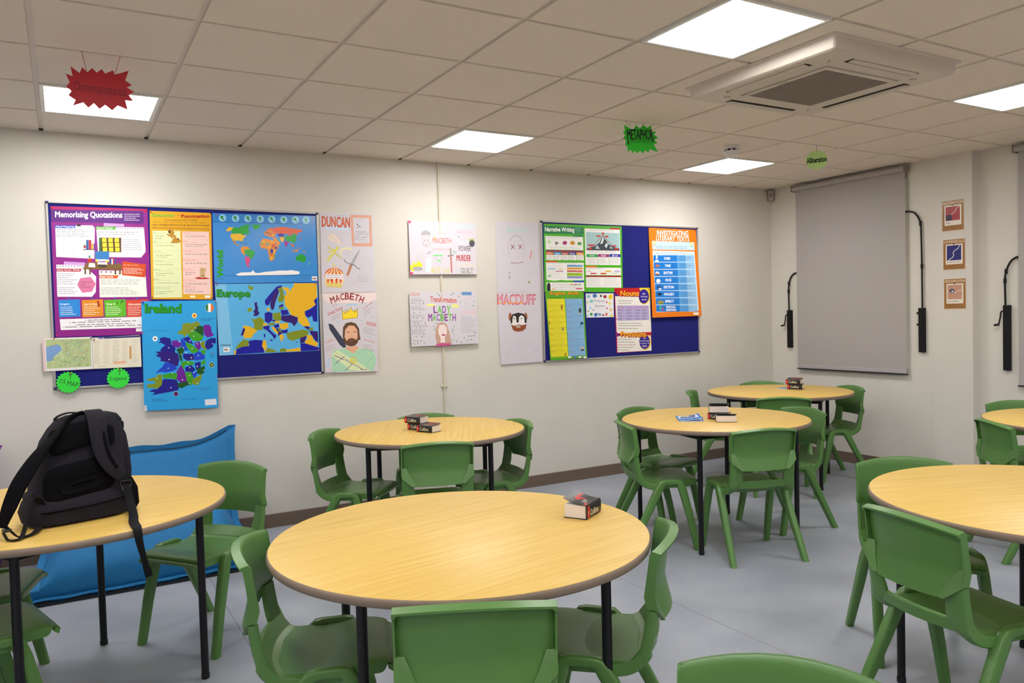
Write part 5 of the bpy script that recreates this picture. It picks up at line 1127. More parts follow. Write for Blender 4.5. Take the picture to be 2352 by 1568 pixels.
# ---------------------------------------------------------------- window blinds and their winders
M_blind = mat('#a7a19e', .9, var=.03, vscale=300, bump=.15, bscale=900, name='grey_blind_cloth')
M_dark = mat('#1a1714', .45, name='dark_bar')
M_bracket = mat('#8d8378', .5, name='blind_bracket')
def blind(xw, y0, y1, ztop, zbot, label):
    t = thing('roller_blind', label, 'roller blind', (xw, (y0+y1)/2, ztop), 0, 'grey roller blinds over the windows')
    hw = abs(y1-y0)/2
    b = MB(); b.tube([(-.055, -hw-.012, -.025), (-.055, hw+.025, -.025)], .026, 20); b.build('roller', M_blind, t, smooth=40)
    b = MB()
    n = 24; rings = []
    for k in range(n+1):
        y = -hw + 2*hw*k/n; rings.append([(-.036, y, -.02), (-.0352, y, -.02), (-.0352, y, zbot-ztop+.02), (-.036, y, zbot-ztop+.02)])
    b.loft(rings); b.build('blind_cloth', M_blind, t)
    b = MB(); b.box(-.040, -hw, zbot-ztop+.012, -.031, hw, zbot-ztop+.045); bevel(b.build('hem_pocket', mat('#a8a3a6', .8), t), .003)
    b = MB(); b.box(-.041, -hw-.012, zbot-ztop, -.029, hw+.006, zbot-ztop+.013); bevel(b.build('bottom_bar', M_dark, t), .003)
    for s_ in (-1, 1):
        b = MB(); yy = s_*(hw+.018); b.box(-.085, yy-.004, -.055, 0, yy+.004, .004); bevel(b.build('bracket', M_bracket, t), .003)
    # thin frame strips and reveal edges of the window it covers
    return t
blind(XR-.002, -.355, -1.530, 2.706, .871, 'wide grey roller blind pulled down right of the room corner')
blind(XR+.073, -2.425, -3.700, 2.708, .822, 'grey roller blind cut off by the right edge of the photo')
def window(n, xw, y0, y1, z0, z1):
    t = MB()
    for (a, b_, c_, d) in ((y0-.05, y0, z0-.05, z1+.05), (y1, y1+.05, z0-.05, z1+.05), (y0, y1, z0-.05, z0), (y0, y1, z1, z1+.05)): t.box(xw-.022, a, c_, xw, b_, d)
    o = t.build('window_%d' % n, mat('#c9c5bd', .4)); tag(o, kind='structure')
    g = MB(); g.box(xw-.006, y0, z0, xw-.002, y1, z1); g.build('pane', mat('#10141c', .05, spec=.8), o)
window(1, XR, -1.47, -.42, .98, 2.55)
window(2, XR+.075, -3.62, -2.50, .98, 2.55)

def winder(xw, yb, zt, zb, path, crank, label):
    t = thing('window_winder', label, 'window opener', (xw, yb, zb), 0, 'black window opener winders on the right wall')
    h = zt-zb
    b = MB(); b.box(-.034, -.026, 0, 0, .026, h); bevel(b.build('body', mat('#070509', .5, spec=.3, name='black_plastic'), t), .004, 3)
    pts = catmull([(-.018, y-yb, z-zb) for y, z in path], 6)
    b = MB(); b.tube(pts, .0075, 10); b.build('conduit', mat('#070509', .5, spec=.3), t, smooth=50)
    for (y, z) in (path[1], path[-4] if len(path) > 5 else path[2]):
        b = MB(); b.tube([(-.018, y-yb, z-zb-.02), (-.018, y-yb, z-zb+.02)], .0115, 10); b.build('conduit_clip', mat('#070509', .5, spec=.3), t, smooth=50)
    b = MB(); y0 = .030
    if crank:
        b.tube(catmull([(-.02, .02, h-.05), (-.032, .038, h-.052), (-.034, .045, h-.10), (-.036, .055, h-.150)], 5), .006, 8)
        b.tube([(-.036, .050, h-.152), (-.052, .085, h-.160)], .009, 8)
    else:
        for z in (h-.045, h-.145): b.tube([(-.018, .02, z), (-.022, .044, z)], .010, 10)
    b.build('crank_handle', mat('#0a070c', .45, spec=.3), t, smooth=50)
winder(XR, -.245, 1.468, 1.085, [(-.236, 1.46), (-.234, 1.66), (-.240, 1.74), (-.264, 1.80), (-.308, 1.838), (-.40, 1.848)], True, 'short black window winder between the room corner and the wide blind')
winder(XR, -1.664, 1.461, 1.076, [(-1.668, 1.455), (-1.667, 1.82), (-1.663, 2.09), (-1.657, 2.19), (-1.628, 2.258), (-1.578, 2.300), (-1.48, 2.310)], False, 'tall black window winder right of the wide blind, conduit curving left to it')
winder(XR+.075, -2.328, 1.467, .946, [(-2.316, 1.46), (-2.313, 1.66), (-2.322, 1.735), (-2.357, 1.812), (-2.41, 1.845), (-2.50, 1.852)], True, 'large black window winder at the right edge, beside the cut-off blind')

# ---------------------------------------------------------------- pipe, sensor, smoke detector, air conditioning
M_cream = mat('#cfc6b4', .5, name='cream_plastic')
t = thing('wall_pipe', 'thin cream pipe running down the back wall behind the two wide drawings', 'pipe', (2.729, -.008, 0))
b = MB(); b.tube([(0, 0, .097), (0, 0, H-.002)], .0085, 12); b.build('pipe', M_cream, t, smooth=50)
for z in (.931,): b = MB(); b.tube([(-.026, 0, z), (.026, 0, z)], .009, 12); b.tube([(0, 0, z-.013), (0, 0, z+.013)], .0125, 12); b.build('pipe_clip', M_cream, t, smooth=50)

t = thing('motion_sensor', 'small grey white motion sensor high in the room corner', 'sensor', (XR-.035, -.035, 2.60), math.radians(-45))
b = MB(); b.loft([[(-.030, .02, .0), (.030, .02, 0), (.022, -.018, .012), (-.022, -.018, .012)], [(-.033, .02, .03), (.033, .02, .03), (.028, -.034, .035), (-.028, -.034, .035)], [(-.033, .02, .122), (.033, .02, .122), (.028, -.030, .118), (-.028, -.030, .118)]])
bevel(b.build('housing', mat('#a89f9d', .4), t), .006, 3)
b = MB(); b.box(-.018, -.038, .045, .018, -.028, .075); bevel(b.build('lens', mat('#8e8684', .2), t), .003)

t = thing('smoke_detector', 'round white smoke detector on the ceiling before a lit panel lamp', 'smoke detector', (4.518, -1.432, H))
b = MB(); b.lathe([(.056, -.0015), (.058, -.018), (.050, -.024)], 32); b.build('base', mat('#d8d6d8', .35), t, smooth=40)
b = MB(); b.lathe([(.036, -.022), (.036, -.040)], 24); b.build('sensing_chamber', mat('#3a3644', .5), t, smooth=40)
b = MB(); b.lathe([(.052, -.040), (.055, -.046), (.050, -.066), (.040, -.080), (.022, -.087), (.0, -.087)], 32)
for k in range(8):
    a = math.pi*k/4; b.box(.048*math.cos(a)-.004, .048*math.sin(a)-.004, -.046, .048*math.cos(a)+.004, .048*math.sin(a)+.004, -.020)
b.build('cap', mat('#dcdadc', .35), t, smooth=40)

t = thing('ceiling_air_conditioner', 'square white air conditioning cassette with grey grille in the ceiling', 'air conditioner', (3.622, -2.925, H))
M_ac = mat('#cbc2b6', .45, name='ac_plastic')
hs = .495
b = MB(); ring = lambda r, z, rr=.02: [(sx*(r-(rr if i == 0 else 0)) if True else 0, 0, z) for i in range(0)]
def sq(r, z, c_=.018):
    p = []
    for (sx, sy) in ((1, 1), (-1, 1), (-1, -1), (1, -1)):
        for k in range(4):
            a = math.atan2(sy, sx)-math.pi/4+math.pi/2*k/3
            p.append((sx*(r-c_)+c_*math.cos(a), sy*(r-c_)+c_*math.sin(a), z))
    return p
b.loft([sq(hs, -.001), sq(hs, -.006), sq(hs-.016, -.012), sq(hs-.020, -.026), sq(hs-.022, -.046), sq(hs-.028, -.060), sq(hs-.038, -.066), sq(hs-.050, -.067), sq(.285, -.067), sq(.283, -.060)], cap=True)
b.build('fascia', M_ac, t, smooth=25)
b = MB()
g = .248
b.box(-g, -g, -.071, g, g, -.061, 0)
go = b.build('grille', mat('#8d8178', .7, bump=.4, bscale=220, name='grille_mesh'), t)
b = MB()
for k in range(31):
    x = -g+.008+k*(2*g-.016)/30; b.box(x-.0022, -g, -.0745, x+.0022, g, -.0705)
    b.box(-g, x-.0016, -.0735, g, x+.0016, -.0705)
b.build('grille_slats', mat('#9a8f86', .6), go)
b = MB()
for a in ((-g-.03, -g-.03, g+.03, -g), (-g-.03, g, g+.03, g+.03), (-g-.03, -g, -g, g), (g, -g, g+.03, g)): b.box(a[0], a[1], -.0735, a[2], a[3], -.061)
bevel(b.build('grille_frame', M_ac, t), .002)
for k in range(4):
    M = Matrix.Rotation(math.pi/2*k, 4, 'Z')
    b = MB(); b.obox(M @ Matrix.Translation((0, .385, -.0665)), .52, .050, .004); so = b.build('air_slot', mat('#17130f', .8), t)
    b = MB(); b.obox(M @ Matrix.Translation((0, .393, -.0695)) @ Matrix.Rotation(math.radians(10), 4, 'X'), .50, .036, .003); b.build('louvre', M_ac, so)
    b = MB(); b.obox(M @ Matrix.Translation((.33, .33, -.0685)) @ Matrix.Rotation(math.radians(45), 4, 'Z'), .035, .012, .004); b.build('fixing_clip', mat('#b5aaa0', .4), t)
b = MB(); b.box(-g-.022, -.03, -.0755, -g-.010, .03, -.0725); b.build('logo_badge', mat('#b0a79c', .3), t)

# ---------------------------------------------------------------- paper stars on strings
def hanging(cx, cz, pts, y, rot, hexc, name_label, words, strings, stringc='#a02028', deco=None, ink='#12240f'):
    t = thing('hanging_sign', name_label, 'hanging sign', (cx, y, cz), math.radians(rot), 'jagged paper word signs hung from the ceiling')
    ins = [(x-cx, z-cz) for x, z in pts]; n = len(ins)
    b = MB()
    b.add([(x, -.0006, z) for x, z in ins]+[(x, .0006, z) for x, z in ins], [tuple(range(n)), tuple(reversed(range(n, 2*n)))]+[(i, i+n, (i+1) % n+n, (i+1) % n) for i in range(n)])
    b.build('paper', mat(hexc, .55), t)
    b = MB()
    over = []
    for (w, x0, z0, x1, z1, bold, ang) in words:
        if 'M' in w:
            k = .03*(z1-z0)
            over += [(w, x0+dx, z0+dz, x1+dx, z1+dz, 0, ang) for dx, dz in ((-k, 0), (k, 0), (0, -k), (0, k))]
        else: over.append((w, x0, z0, x1, z1, bold, ang))
    for li, (w, x0, z0, x1, z1, bold, ang) in enumerate(over):
        vs, fs, a0, a1, b0, b1 = text_mesh(w, bold); mx, mz = (x0+x1)/2, (z0+z1)/2; ca, sa = math.cos(math.radians(ang)), math.sin(math.radians(ang)); out = []
        for px, py in vs:
            X = x0+(px-a0)/(a1-a0)*(x1-x0)-mx; Z = z0+(py-b0)/(b1-b0)*(z1-z0)-mz
            out.append((mx+X*ca-Z*sa-cx, -.0011-li*.00002, mz+X*sa+Z*ca-cz))
        b.add(out, fs)
    if deco:
        for (x0, z0, x1, z1, w) in deco:
            dx, dz = x1-x0, z1-z0; L = math.hypot(dx, dz); nx, nz = -dz/L*w/2, dx/L*w/2
            b.add([(x0+nx-cx, -.0010, z0+nz-cz), (x0-nx-cx, -.0010, z0-nz-cz), (x1-nx-cx, -.0010, z1-nz-cz), (x1+nx-cx, -.0010, z1+nz-cz)], [(0, 1, 2, 3)])
    b.build('lettering', mat(ink, .6), t)
    for (x0, z0, x1) in strings:
        b = MB(); M = Matrix.Rotation(-math.radians(rot), 4, 'Z')
        p1 = M @ Vector((x1-cx, 0, 0)); b.tube([(x0-cx, 0, z0-cz), (p1.x, p1.y, H+.0015-cz)], .0011, 6); b.build('string', mat(stringc, .7), t)
YH = -1.7204
def ppx(u, v, u0, v0, x0, z0, k, kz=None): return (x0+(u-u0)*k, z0-(v-v0)*(kz or k))
# red star: outline read from the sheet itself
redpts = [(645, 602), (722, 660), (746, 608), (790, 652), (835, 614), (872, 655), (918, 622), (948, 662), (1020, 632), (1032, 672), (1163, 634), (1126, 722), (1186, 764), (1140, 786), (1204, 826), (1155, 855), (1194, 910), (1120, 905), (1140, 990), (1048, 952), (997, 995), (935, 945), (883, 982), (835, 930), (785, 970), (742, 922), (648, 950), (675, 900), (615, 857), (642, 820), (602, 780), (632, 740), (600, 665), (660, 690)]
red = [(.124+(u-601)*.274/603, 2.666-(v-608)*.000502+(u-905)*.032/607) for u, v in redpts]
hanging(.262, 2.57, red, YH, 0, '#b20a20', 'jagged red paper sign hanging in front of a lit ceiling panel', [('Onomatopoeia', .153, 2.535, .366, 2.592, -.002, -1)], [(.2076, 2.636, .190), (.321, 2.640, .347)], ink='#74081a')
gpts = [(1703, 1125), (1755, 1160), (1782, 1165), (1808, 1128), (1840, 1158), (1872, 1125), (1905, 1150), (1943, 1125), (1945, 1190), (1988, 1178), (1968, 1212), (2005, 1240), (1968, 1258), (1997, 1285), (1965, 1300), (2000, 1372), (1925, 1342), (1915, 1375), (1885, 1352), (1862, 1382), (1838, 1355), (1812, 1380), (1790, 1352), (1775, 1380), (1752, 1345), (1730, 1370), (1728, 1322), (1708, 1300), (1718, 1265), (1692, 1240), (1712, 1222), (1690, 1190), (1708, 1180)]
grn = [(3.254+(u-1690)*.000936, 2.716-(v-1121)*.000723+(u-1842)*.00008) for u, v in gpts]
hanging(3.400, 2.62, grn, YH, 0, '#1fc41c', 'jagged bright green paper sign reading METAPHOR, hanging from the ceiling', [('METAPHOR', 3.288, 2.618, 3.505, 2.684, .035, 5)], [(3.315, 2.700, 3.272), (3.4206, 2.711, 3.434)],
        deco=[(3.315, 2.590+.006*k, 3.49, 2.606+.006*k, .0016) for k in range(4)]+[(3.296, 2.578, 3.296, 2.606, .012), (3.504, 2.610, 3.504, 2.634, .012)])
al = [(5.116+(.082 if k % 2 == 0 else .072)*math.cos(math.pi*k/21), 2.615+(.076 if k % 2 == 0 else .067)*math.sin(math.pi*k/21)) for k in range(42)]
hanging(5.116, 2.615, al, YH, -44, '#b9dc88', 'small round pale green paper sign reading Alliteration, hanging before the blind', [('Alliteration', 5.044, 2.594, 5.190, 2.638, .035, 3)], [(5.118, 2.686, 5.118)])
# ---------------------------------------------------------------- pocket dictionaries
M_cover = mat('#17151c', .32, name='book_cover'); M_pages = mat('#e4d9d2', .8, bump=.5, bscale=600, name='book_pages')
def book(x, y, z, spine_deg, label, lift=.0, flip=False, L=.128, Wd=.088, T=.042, group='black pocket dictionaries on the tables', lower=0.0):
    """origin: spine bottom start corner; the spine runs along +x, pages toward +y"""
    t = thing('dictionary', label, 'book', (x, y, z), math.radians(spine_deg), group)
    b = MB(); b.box(.003, .004, .0015, L-.003, Wd-.003, T-.0015)
    bevel(b.build('page_block', M_pages, t), .002)
    b = MB()
    n = 10
    up = [(Wd*k/n, T + (lift*(k/n)**2.2)) for k in range(n+1)]
    dn = [(Wd*k/n, -0.0+(lower*(k/n)**2.2)) for k in range(n+1)]
    sp = [(.0, 0), (-.003, .006), (-.004, T/2), (-.003, T-.006), (0, T)]
    path = list(reversed(dn)) + sp[1:-1] + up
    out, inn = [], []
    for k, (py, pz) in enumerate(path):
        a = path[max(0, k-1)]; c = path[min(len(path)-1, k+1)]; dx, dz = c[0]-a[0], c[1]-a[1]; Ln = math.hypot(dx, dz) or 1
        nx, nz = dz/Ln, -dx/Ln
        out.append((py, pz)); inn.append((py+nx*.0012, pz+nz*.0012))
    rings = [[(xx, p[0], p[1]) for p in out] + [(xx, p[0], p[1]) for p in reversed(inn)] for xx in (0, L)]
    b.loft(rings, closed=True, cap=False)
    m_ = len(path)
    for k in range(m_-1):
        for xx, rev in ((0, False), (L, True)):
            q = [(xx, out[k][0], out[k][1]), (xx, out[k+1][0], out[k+1][1]), (xx, inn[k+1][0], inn[k+1][1]), (xx, inn[k][0], inn[k][1])]
            b.add(q if not rev else q[::-1], [(0, 1, 2, 3)])
    co = b.build('cover', M_cover, t, smooth=40)
    # spine print
    def flat(words, quads, col, plane):
        b = MB()
        for (w, x0, z0, x1, z1, bo, sh) in words:
            vs, fs, a0, a1, b0, b1 = text_mesh(w, bo, sh)
            b.add([plane(x0+(px-a0)/(a1-a0)*(x1-x0), z0+(py-b0)/(b1-b0)*(z1-z0)) for px, py in vs], fs)
        for q in quads:
            b.add([plane(*p) for p in q], [tuple(range(len(q)))])
        return b
    sgn = (lambda u: L-u) if flip else (lambda u: u)
    spn = lambda u, v: (sgn(u), -.0046, v if not flip else T-v)
    flat([('Collins', .026, .010, .098, .031, .012, 0)], [], None, spn).build('spine_lettering', mat('#e6dcc4', .5), co)
    flat([], [[(.002, .004), (.019, .004), (.021, T-.004), (.002, T-.004)]], None, spn).build('spine_flash', mat('#c22018', .4), co)
    flat([('l', .009, .014, .012, .028, .02, 0)], [], None, lambda u, v: (sgn(u), -.0050, v)).build('spine_mark', mat('#e8d8cc', .4), co)
    def top(u, v):
        k = v/Wd; return (u, v, T+.0006+lift*k**2.2)
    if not flip:
        flat([], [[(.045, .050), (.060, .046), (.090, .062), (.118, .060), (.122, .068), (.094, .072), (.074, .066), (.058, .070), (.052, .062), (.040, .060)], [(.066, .040), (.076, .030), (.082, .062), (.072, .066)]], None, top).build('cover_picture', mat('#b82a20', .4), co)
        flat([], [[(.008, .004), (.030, .004), (.034, .016), (.012, .016)]], None, top).build('cover_badge', mat('#d83828', .3), co)
        flat([('ENGLISH', .036, .018, .062, .026, .01, 0), ('DICTIONARY', .036, .028, .076, .036, .01, 0)], [[(.012, .060), (.030, .060), (.030, .0608), (.012, .0608)]], None, top).build('cover_title', mat('#dcd8d4', .4), co)
    return t
TT = TH+.0004
# large foreground table
book(1.622, -3.536, TT, 31.5, 'black pocket dictionary alone on the large foreground table, cover curling open', lift=.022, T=.050)
# back wall table: two stacked, one in front
book(1.977, -1.052, TT, -62, 'lower of two stacked black dictionaries on the back wall table')
book(1.960, -1.044, TT+.0432, -62, 'upper of two stacked black dictionaries on the back wall table', lift=.006)
book(1.983, -1.186, TT, -65, 'single black dictionary in front of the stacked pair on the back wall table', lift=.010)
# middle right table: fore edges toward the camera
def paged(x, y, z, rz, label, lift, lower=0.0):
    return book(x, y, z, rz, label, lift=lift, lower=lower)
paged(3.753, -1.925, TT, -85, 'lower dictionary of the stacked pair beside the blue booklets, spine at left', .004)
paged(3.890, -1.975, TT+.0434, 138, 'upper dictionary of the stacked pair beside the blue booklets, pages toward camera', .022)
paged(3.828, -2.098, TT, 140, 'dictionary lying in front of the stacked pair beside the blue booklets, pages toward camera', .012)
# corner table: two stacked on a blue sheet
book(5.611, -.985, TT+.0030, -62, 'lower of two dictionaries stacked on a blue sheet on the corner table')
book(5.603, -.975, TT+.0464, -66, 'upper of two dictionaries stacked on a blue sheet on the corner table', lift=.010)

# blue sheet and the booklets
def booklet(name, label, cat, x, y, z, rz, w, h, curl, c_base, art, group=None):
    t = thing(name, label, cat, (x, y, z), math.radians(rz), group)
    n = 10; b = MB()
    rings = []
    for k in range(n+1):
        u = k/n; zz = curl*max(0, (u-.35)/.65)**1.8
        rings.append([(w*u, 0, zz), (w*u, h, zz*1.3), (w*u, h, zz*1.3+.0022), (w*u, 0, zz+.0022)])
    b.loft(rings); b.build('pages', mat('#e8e8ec', .6), t)
    def P(u, v, l): zz = curl*max(0, (u-.35)/.65)**1.8; return (w*u, h*v, zz*(1+.3*v)+.0024+l*.0003)
    b = MB()
    for k in range(n):
        u0, u1 = k/n, (k+1)/n; b.add([P(u0, 0, 0), P(u1, 0, 0), P(u1, 1, 0), P(u0, 1, 0)], [(0, 1, 2, 3)], 0)
    mats_ = [mat(c_base, .25)]
    for i, (u0, v0, u1, v1, cc) in enumerate(art):
        mats_.append(mat(cc, .25)); m0 = 4
        for k in range(m0):
            a, c_ = u0+(u1-u0)*k/m0, u0+(u1-u0)*(k+1)/m0; b.add([P(a, v0, i+1), P(c_, v0, i+1), P(c_, v1, i+1), P(a, v1, i+1)], [(0, 1, 2, 3)], i+1)
    b.build('front_cover', mats_, t)
    return t
booklet('blue_sheet', 'thin blue sheet under two stacked dictionaries on the corner table', 'sheet', 5.587, -.888, TT-.0002, -66, .19, .13, 0, '#2c78c4', [])
booklet('booklet', 'lower blue and white booklet on the middle right table', 'booklet', 3.514, -1.909, TT-.0002, -42, .155, .21, .002, '#1c64b4', [(.06, .06, .94, .94, '#d8e4f0'), (.10, .10, .9, .35, '#1c5cb0')], 'blue booklets on the middle right table')
booklet('booklet', 'upper curled blue and white booklet on the middle right table', 'booklet', 3.524, -1.894, TT+.0050, -36, .150, .21, .014, '#2080d0', [(.08, .30, .92, .92, '#e4e6f0'), (.15, .40, .85, .62, '#3050a0'), (.2, .66, .5, .8, '#88b048'), (.55, .68, .85, .86, '#404858')], 'blue booklets on the middle right table')

# ---------------------------------------------------------------- bean bags against the back wall
def beanbag(x, y, hexc, dark, label, w=1.065, mirror=1):
    t = thing('bean_bag', label, 'bean bag', (x, y, 0), 0, 'big cotton bean bags against the back wall')
    nu, nv = 36, 44
    rnd = random.Random(3)
    def prof(v, u):
        """v 0..1: front bottom seam - seat - back - top seam - down the wall - floor"""
        e = 1-abs(2*u-1)**4
        ear = abs(2*u-1)**1.6
        side = .5+.5*min(1, (1-abs(2*u-1))*5)
        top = .640+.125*ear-.02*math.sin(3*math.pi*u)
        pts = [(-.875, .030), (-.890, .075), (-.880, .16*side+.02), (-.80, .25*side+.03), (-.70, .315*side+.03), (-.52, .335*side+.03), (-.38, .36*side+.03), (-.27, .44), (-.20, .53), (-.13, top-.035), (-.085, top)]
        return pts
    from math import pi
    rows = []
    for i in range(nu+1):
        u = i/nu; p = prof(0, u); c = catmull([(0, a, b_) for a, b_ in p], 4)
        X = (u-.5)*w
        bulge = 1-abs(2*u-1)**6
        row = []
        for k, q in enumerate(c):
            f = k/(len(c)-1)
            dx = 0
            wr = .008*math.sin(u*23+f*9)+.006*math.sin(u*41-f*17+1)+.005*math.sin(f*31+u*7)
            wr *= (1-abs(2*u-1)**8)*math.sin(pi*f)
            shrink = 1-.03*math.sin(pi*f)*(abs(2*u-1)**3)
            row.append(Vector((X*shrink+(-.14+.02*f if False else 0)+(-.12*(1-f)), q.y+wr*.4, q.z+wr)))
        rows.append(row)
    n = len(rows[0])
    back = []
    for i in range(nu+1):
        u = i/nu; X = (u-.5)*w; tz = rows[i][-1].z
        back.append([Vector((rows[i][-1].x, -.07, tz-.02)), Vector((rows[i][-1].x, -.045, tz*.6)), Vector((rows[i][-1].x, -.05, .10)), Vector((rows[i][-1].x-.02, -.10, .012)), Vector((rows[i][0].x+.02, -.50, .006)), Vector((rows[i][0].x+.005, -.90, .008))])
    b = MB()
    rings = [rows[i]+back[i] for i in range(nu+1)]
    b.loft(rings)
    cl = mat(hexc, .75, bump=.35, bscale=60, var=.05, vscale=30, name='bean_bag_cotton')
    body = b.build('cushion', cl, t, smooth=60)
    # piped seam flange along the top, both sides and the front foot
    b = MB(); fl = []
    edge = [rows[0][k] for k in range(n)] + [rows[i][-1] for i in range(1, nu)] + [rows[nu][k] for k in range(n-1, -1, -1)]
    m_ = len(edge); cx = Vector((-.07, -.45, .30))
    rings = []
    for k, q in enumerate(edge):
        if k < n: d = Vector((-1, -.1*(1-k/n), .55*(k/n)))
        elif k < n+nu-1: d = Vector((-(.5-(k-n)/(nu-1)), -.05, 1))
        else: d = Vector((1, -.1, .55*(1-(k-n-nu+1)/n)))
        d.normalize(); wv = .034+.002*math.sin(k*.9)
        rings.append([q-d*.01+Vector((0, -.004, 0)), q+d*wv+Vector((0, -.003, .004*math.sin(k*.7))), q+d*wv+Vector((0, .004, .004*math.sin(k*.7))), q-d*.01+Vector((0, .006, 0))])
    b.loft(rings); b.build('seam_flange', mat(hexc, .75, name='bean_bag_cotton'), t)
    b = MB(); rings = []
    for i in range(nu+1):
        q = rows[i][0]; z_ = .030+.003*math.sin(i*.8)
        rings.append([q+Vector((0, .02, .012)), q+Vector((0, -.035, z_-.004-.02)), q+Vector((0, -.036, z_-.030)), q+Vector((0, .02, .0))])
    b.loft(rings); b.build('front_flange', mat(hexc, .75, name='bean_bag_cotton'), t)
    b = MB(); rings = []
    for i in range(nu+1):
        q = rows[i][0]; rings.append([(q.x, q.y+.03, .022), (q.x, q.y-.024, .018+.006*math.sin(i)), (q.x, q.y-.030, .001), (q.x, q.y+.03, .001)])
    b.loft(rings); b.build('underside', mat(dark, .8, name='bean_bag_base'), t)
    # dark stitched line below the top flange
    b = MB(); b.tube([rows[i][-2]+Vector((0, -.006, .008)) for i in range(1, nu)], .0035, 6); b.build('stitching', mat(dark, .8), t)
    return t
beanbag(.522, -.010, '#03659c', '#0a1420', 'big bright blue bean bag on the floor against the back wall')
beanbag(-.838, -.010, '#5a1a78', '#160818', 'purple bean bag at the left edge, mostly out of frame')

# ---------------------------------------------------------------- the backpack
t = thing('backpack', 'dark grey backpack standing on the left table with loose straps', 'backpack', (.097, -2.387, TT), math.radians(16))
M_bag = mat('#24232b', .9, spec=.15, bump=.6, bscale=500, var=.22, vscale=500, name='grey_melange_cloth')
M_bagd = mat('#08070c', .85, spec=.1, bump=.4, bscale=700, name='black_mesh')
M_web = mat('#0d0d12', .8, spec=.2, bump=.5, bscale=500, name='black_webbing')
def sect(z, hw, y0, y1, cx, e=.55, n=28):
    out = []
    for i in range(n):
        a = 2*math.pi*i/n; c_, s_ = math.cos(a), math.sin(a)
        out.append((cx+hw*math.copysign(abs(c_)**e, c_), (y0+y1)/2+(y1-y0)/2*math.copysign(abs(s_)**e, s_), z))
    return out
# local: x right, -y toward the camera, z up; body leans a little right
b = MB()
b.loft([sect(.001, .150, -.085, .085, -.012), sect(.010, .176, -.105, .10, -.012), sect(.05, .188, -.112, .105, -.010), sect(.085, .180, -.105, .10, -.006), sect(.11, .166, -.088, .10, 0),
        sect(.17, .158, -.080, .10, .006), sect(.24, .150, -.075, .095, .014), sect(.30, .140, -.070, .085, .022), sect(.345, .122, -.062, .07, .030), sect(.375, .100, -.050, .055, .034), sect(.388, .070, -.035, .035, .036)])
b.build('body', M_bag, t, smooth=50)
def panel(name, pts, yf, m_, th=.010, parent=None):
    """a padded panel on the back of the bag; pts in (x, z)"""
    b = MB(); n = len(pts); cx = sum(p[0] for p in pts)/n; cz = sum(p[1] for p in pts)/n
    rings = []
    for s_, d in ((1.0, .004), (1.0, -.003), (.96, -.007), (.86, -th), (.5, -th-.002)):
        rings.append([(cx+(x-cx)*s_, yf(cx+(x-cx)*s_, cz+(z-cz)*s_)+d, cz+(z-cz)*s_) for x, z in pts])
    b.loft(rings); return b.build(name, m_, parent or t, smooth=50)
yb = lambda x, z: -.077 - max(0, .12-z)*.25 + max(0, z-.25)*.12
def rr(x0, z0, x1, z1, r, n=5, sk=0):
    p = []
    for (cx, cz, a0) in ((x1-r, z1-r, 0), (x0+r, z1-r, 90), (x0+r, z0+r, 180), (x1-r, z0+r, 270)):
        for k in range(n): a = math.radians(a0+90*k/(n-1)); xx = cx+r*math.cos(a); p.append((xx, cz+r*math.sin(a)+sk*(xx-x0)))
    return p
panel('back_pad', rr(-.140, .075, .110, .208, .045, sk=.13), yb, M_bagd, .014)
panel('back_pad', rr(-.118, .250, .060, .345, .03, sk=.22), yb, M_bagd, .010)
panel('back_pad', rr(.055, .270, .110, .345, .018), lambda x, z: yb(x, z)+.004, M_bagd, .008)
panel('lumbar_inset', rr(-.100, .105, .070, .165, .035, sk=.13), lambda x, z: yb(x, z)-.013, M_bagd, .004)
def ribbon(path, widths, side, th, m_, name, parent=None, n=8):
    P = catmull(path, n); mm = len(P); rings = []
    S = [Vector(s_) for s_ in side]
    for k, p in enumerate(P):
        f = k/(mm-1); i = min(int(f*(len(S)-1)), len(S)-2); s_ = S[i].lerp(S[i+1], f*(len(S)-1)-i).normalized()
        i2 = min(int(f*(len(widths)-1)), len(widths)-2); wv = widths[i2]+(widths[i2+1]-widths[i2])*(f*(len(widths)-1)-i2)
        tg = (P[min(k+1, mm-1)]-P[max(k-1, 0)]).normalized(); s_ = (s_-tg*s_.dot(tg)).normalized(); nr = tg.cross(s_).normalized()
        h = wv/2; tt = th/2
        rings.append([p+s_*h*.96+nr*tt*.5, p+s_*h*.7+nr*tt, p-s_*h*.7+nr*tt, p-s_*h*.96+nr*tt*.5, p-s_*h*.96-nr*tt*.5, p-s_*h*.7-nr*tt, p+s_*h*.7-nr*tt, p+s_*h*.96-nr*tt*.5])
    b = MB(); b.loft(rings); return b.build(name, m_, parent or t, smooth=45)
# right shoulder strap: over the top, down the back, to the buckle
rs = ribbon([(.055, .02, .385), (.050, -.030, .398), (.047, -.078, .370), (.045, -.098, .310), (.055, -.105, .245), (.085, -.108, .190), (.118, -.106, .150)], [.060, .066, .066, .062, .060, .058, .048], [(1, 0, 0), (1, 0, 0), (1, 0, .05), (1, 0, .25), (.9, 0, .45), (.9, 0, .4)], .014, M_bag, 'shoulder_strap')
ribbon([(.062, -.088, .365), (.062, -.107, .30), (.075, -.115, .235), (.100, -.116, .185)], [.012, .012, .012], [(1, 0, 0), (1, 0, .2), (.9, 0, .4)], .004, M_bagd, 'strap_trim', rs)
ribbon([(.116, -.108, .158), (.124, -.112, .132), (.128, -.112, .118)], [.040, .036, .034], [(1, 0, .1), (1, 0, .1)], .006, M_web, 'strap_end', rs)
b = MB()
for z0, h_ in ((.112, .005), (.130, .004)): b.box(.106, -.120, z0, .148, -.114, z0+h_)
b.box(.106, -.120, .112, .110, -.114, .134); b.box(.144, -.120, .112, .148, -.114, .134)
bevel(b.build('buckle', mat('#3c3c42', .25, metal=.6), t), .001)
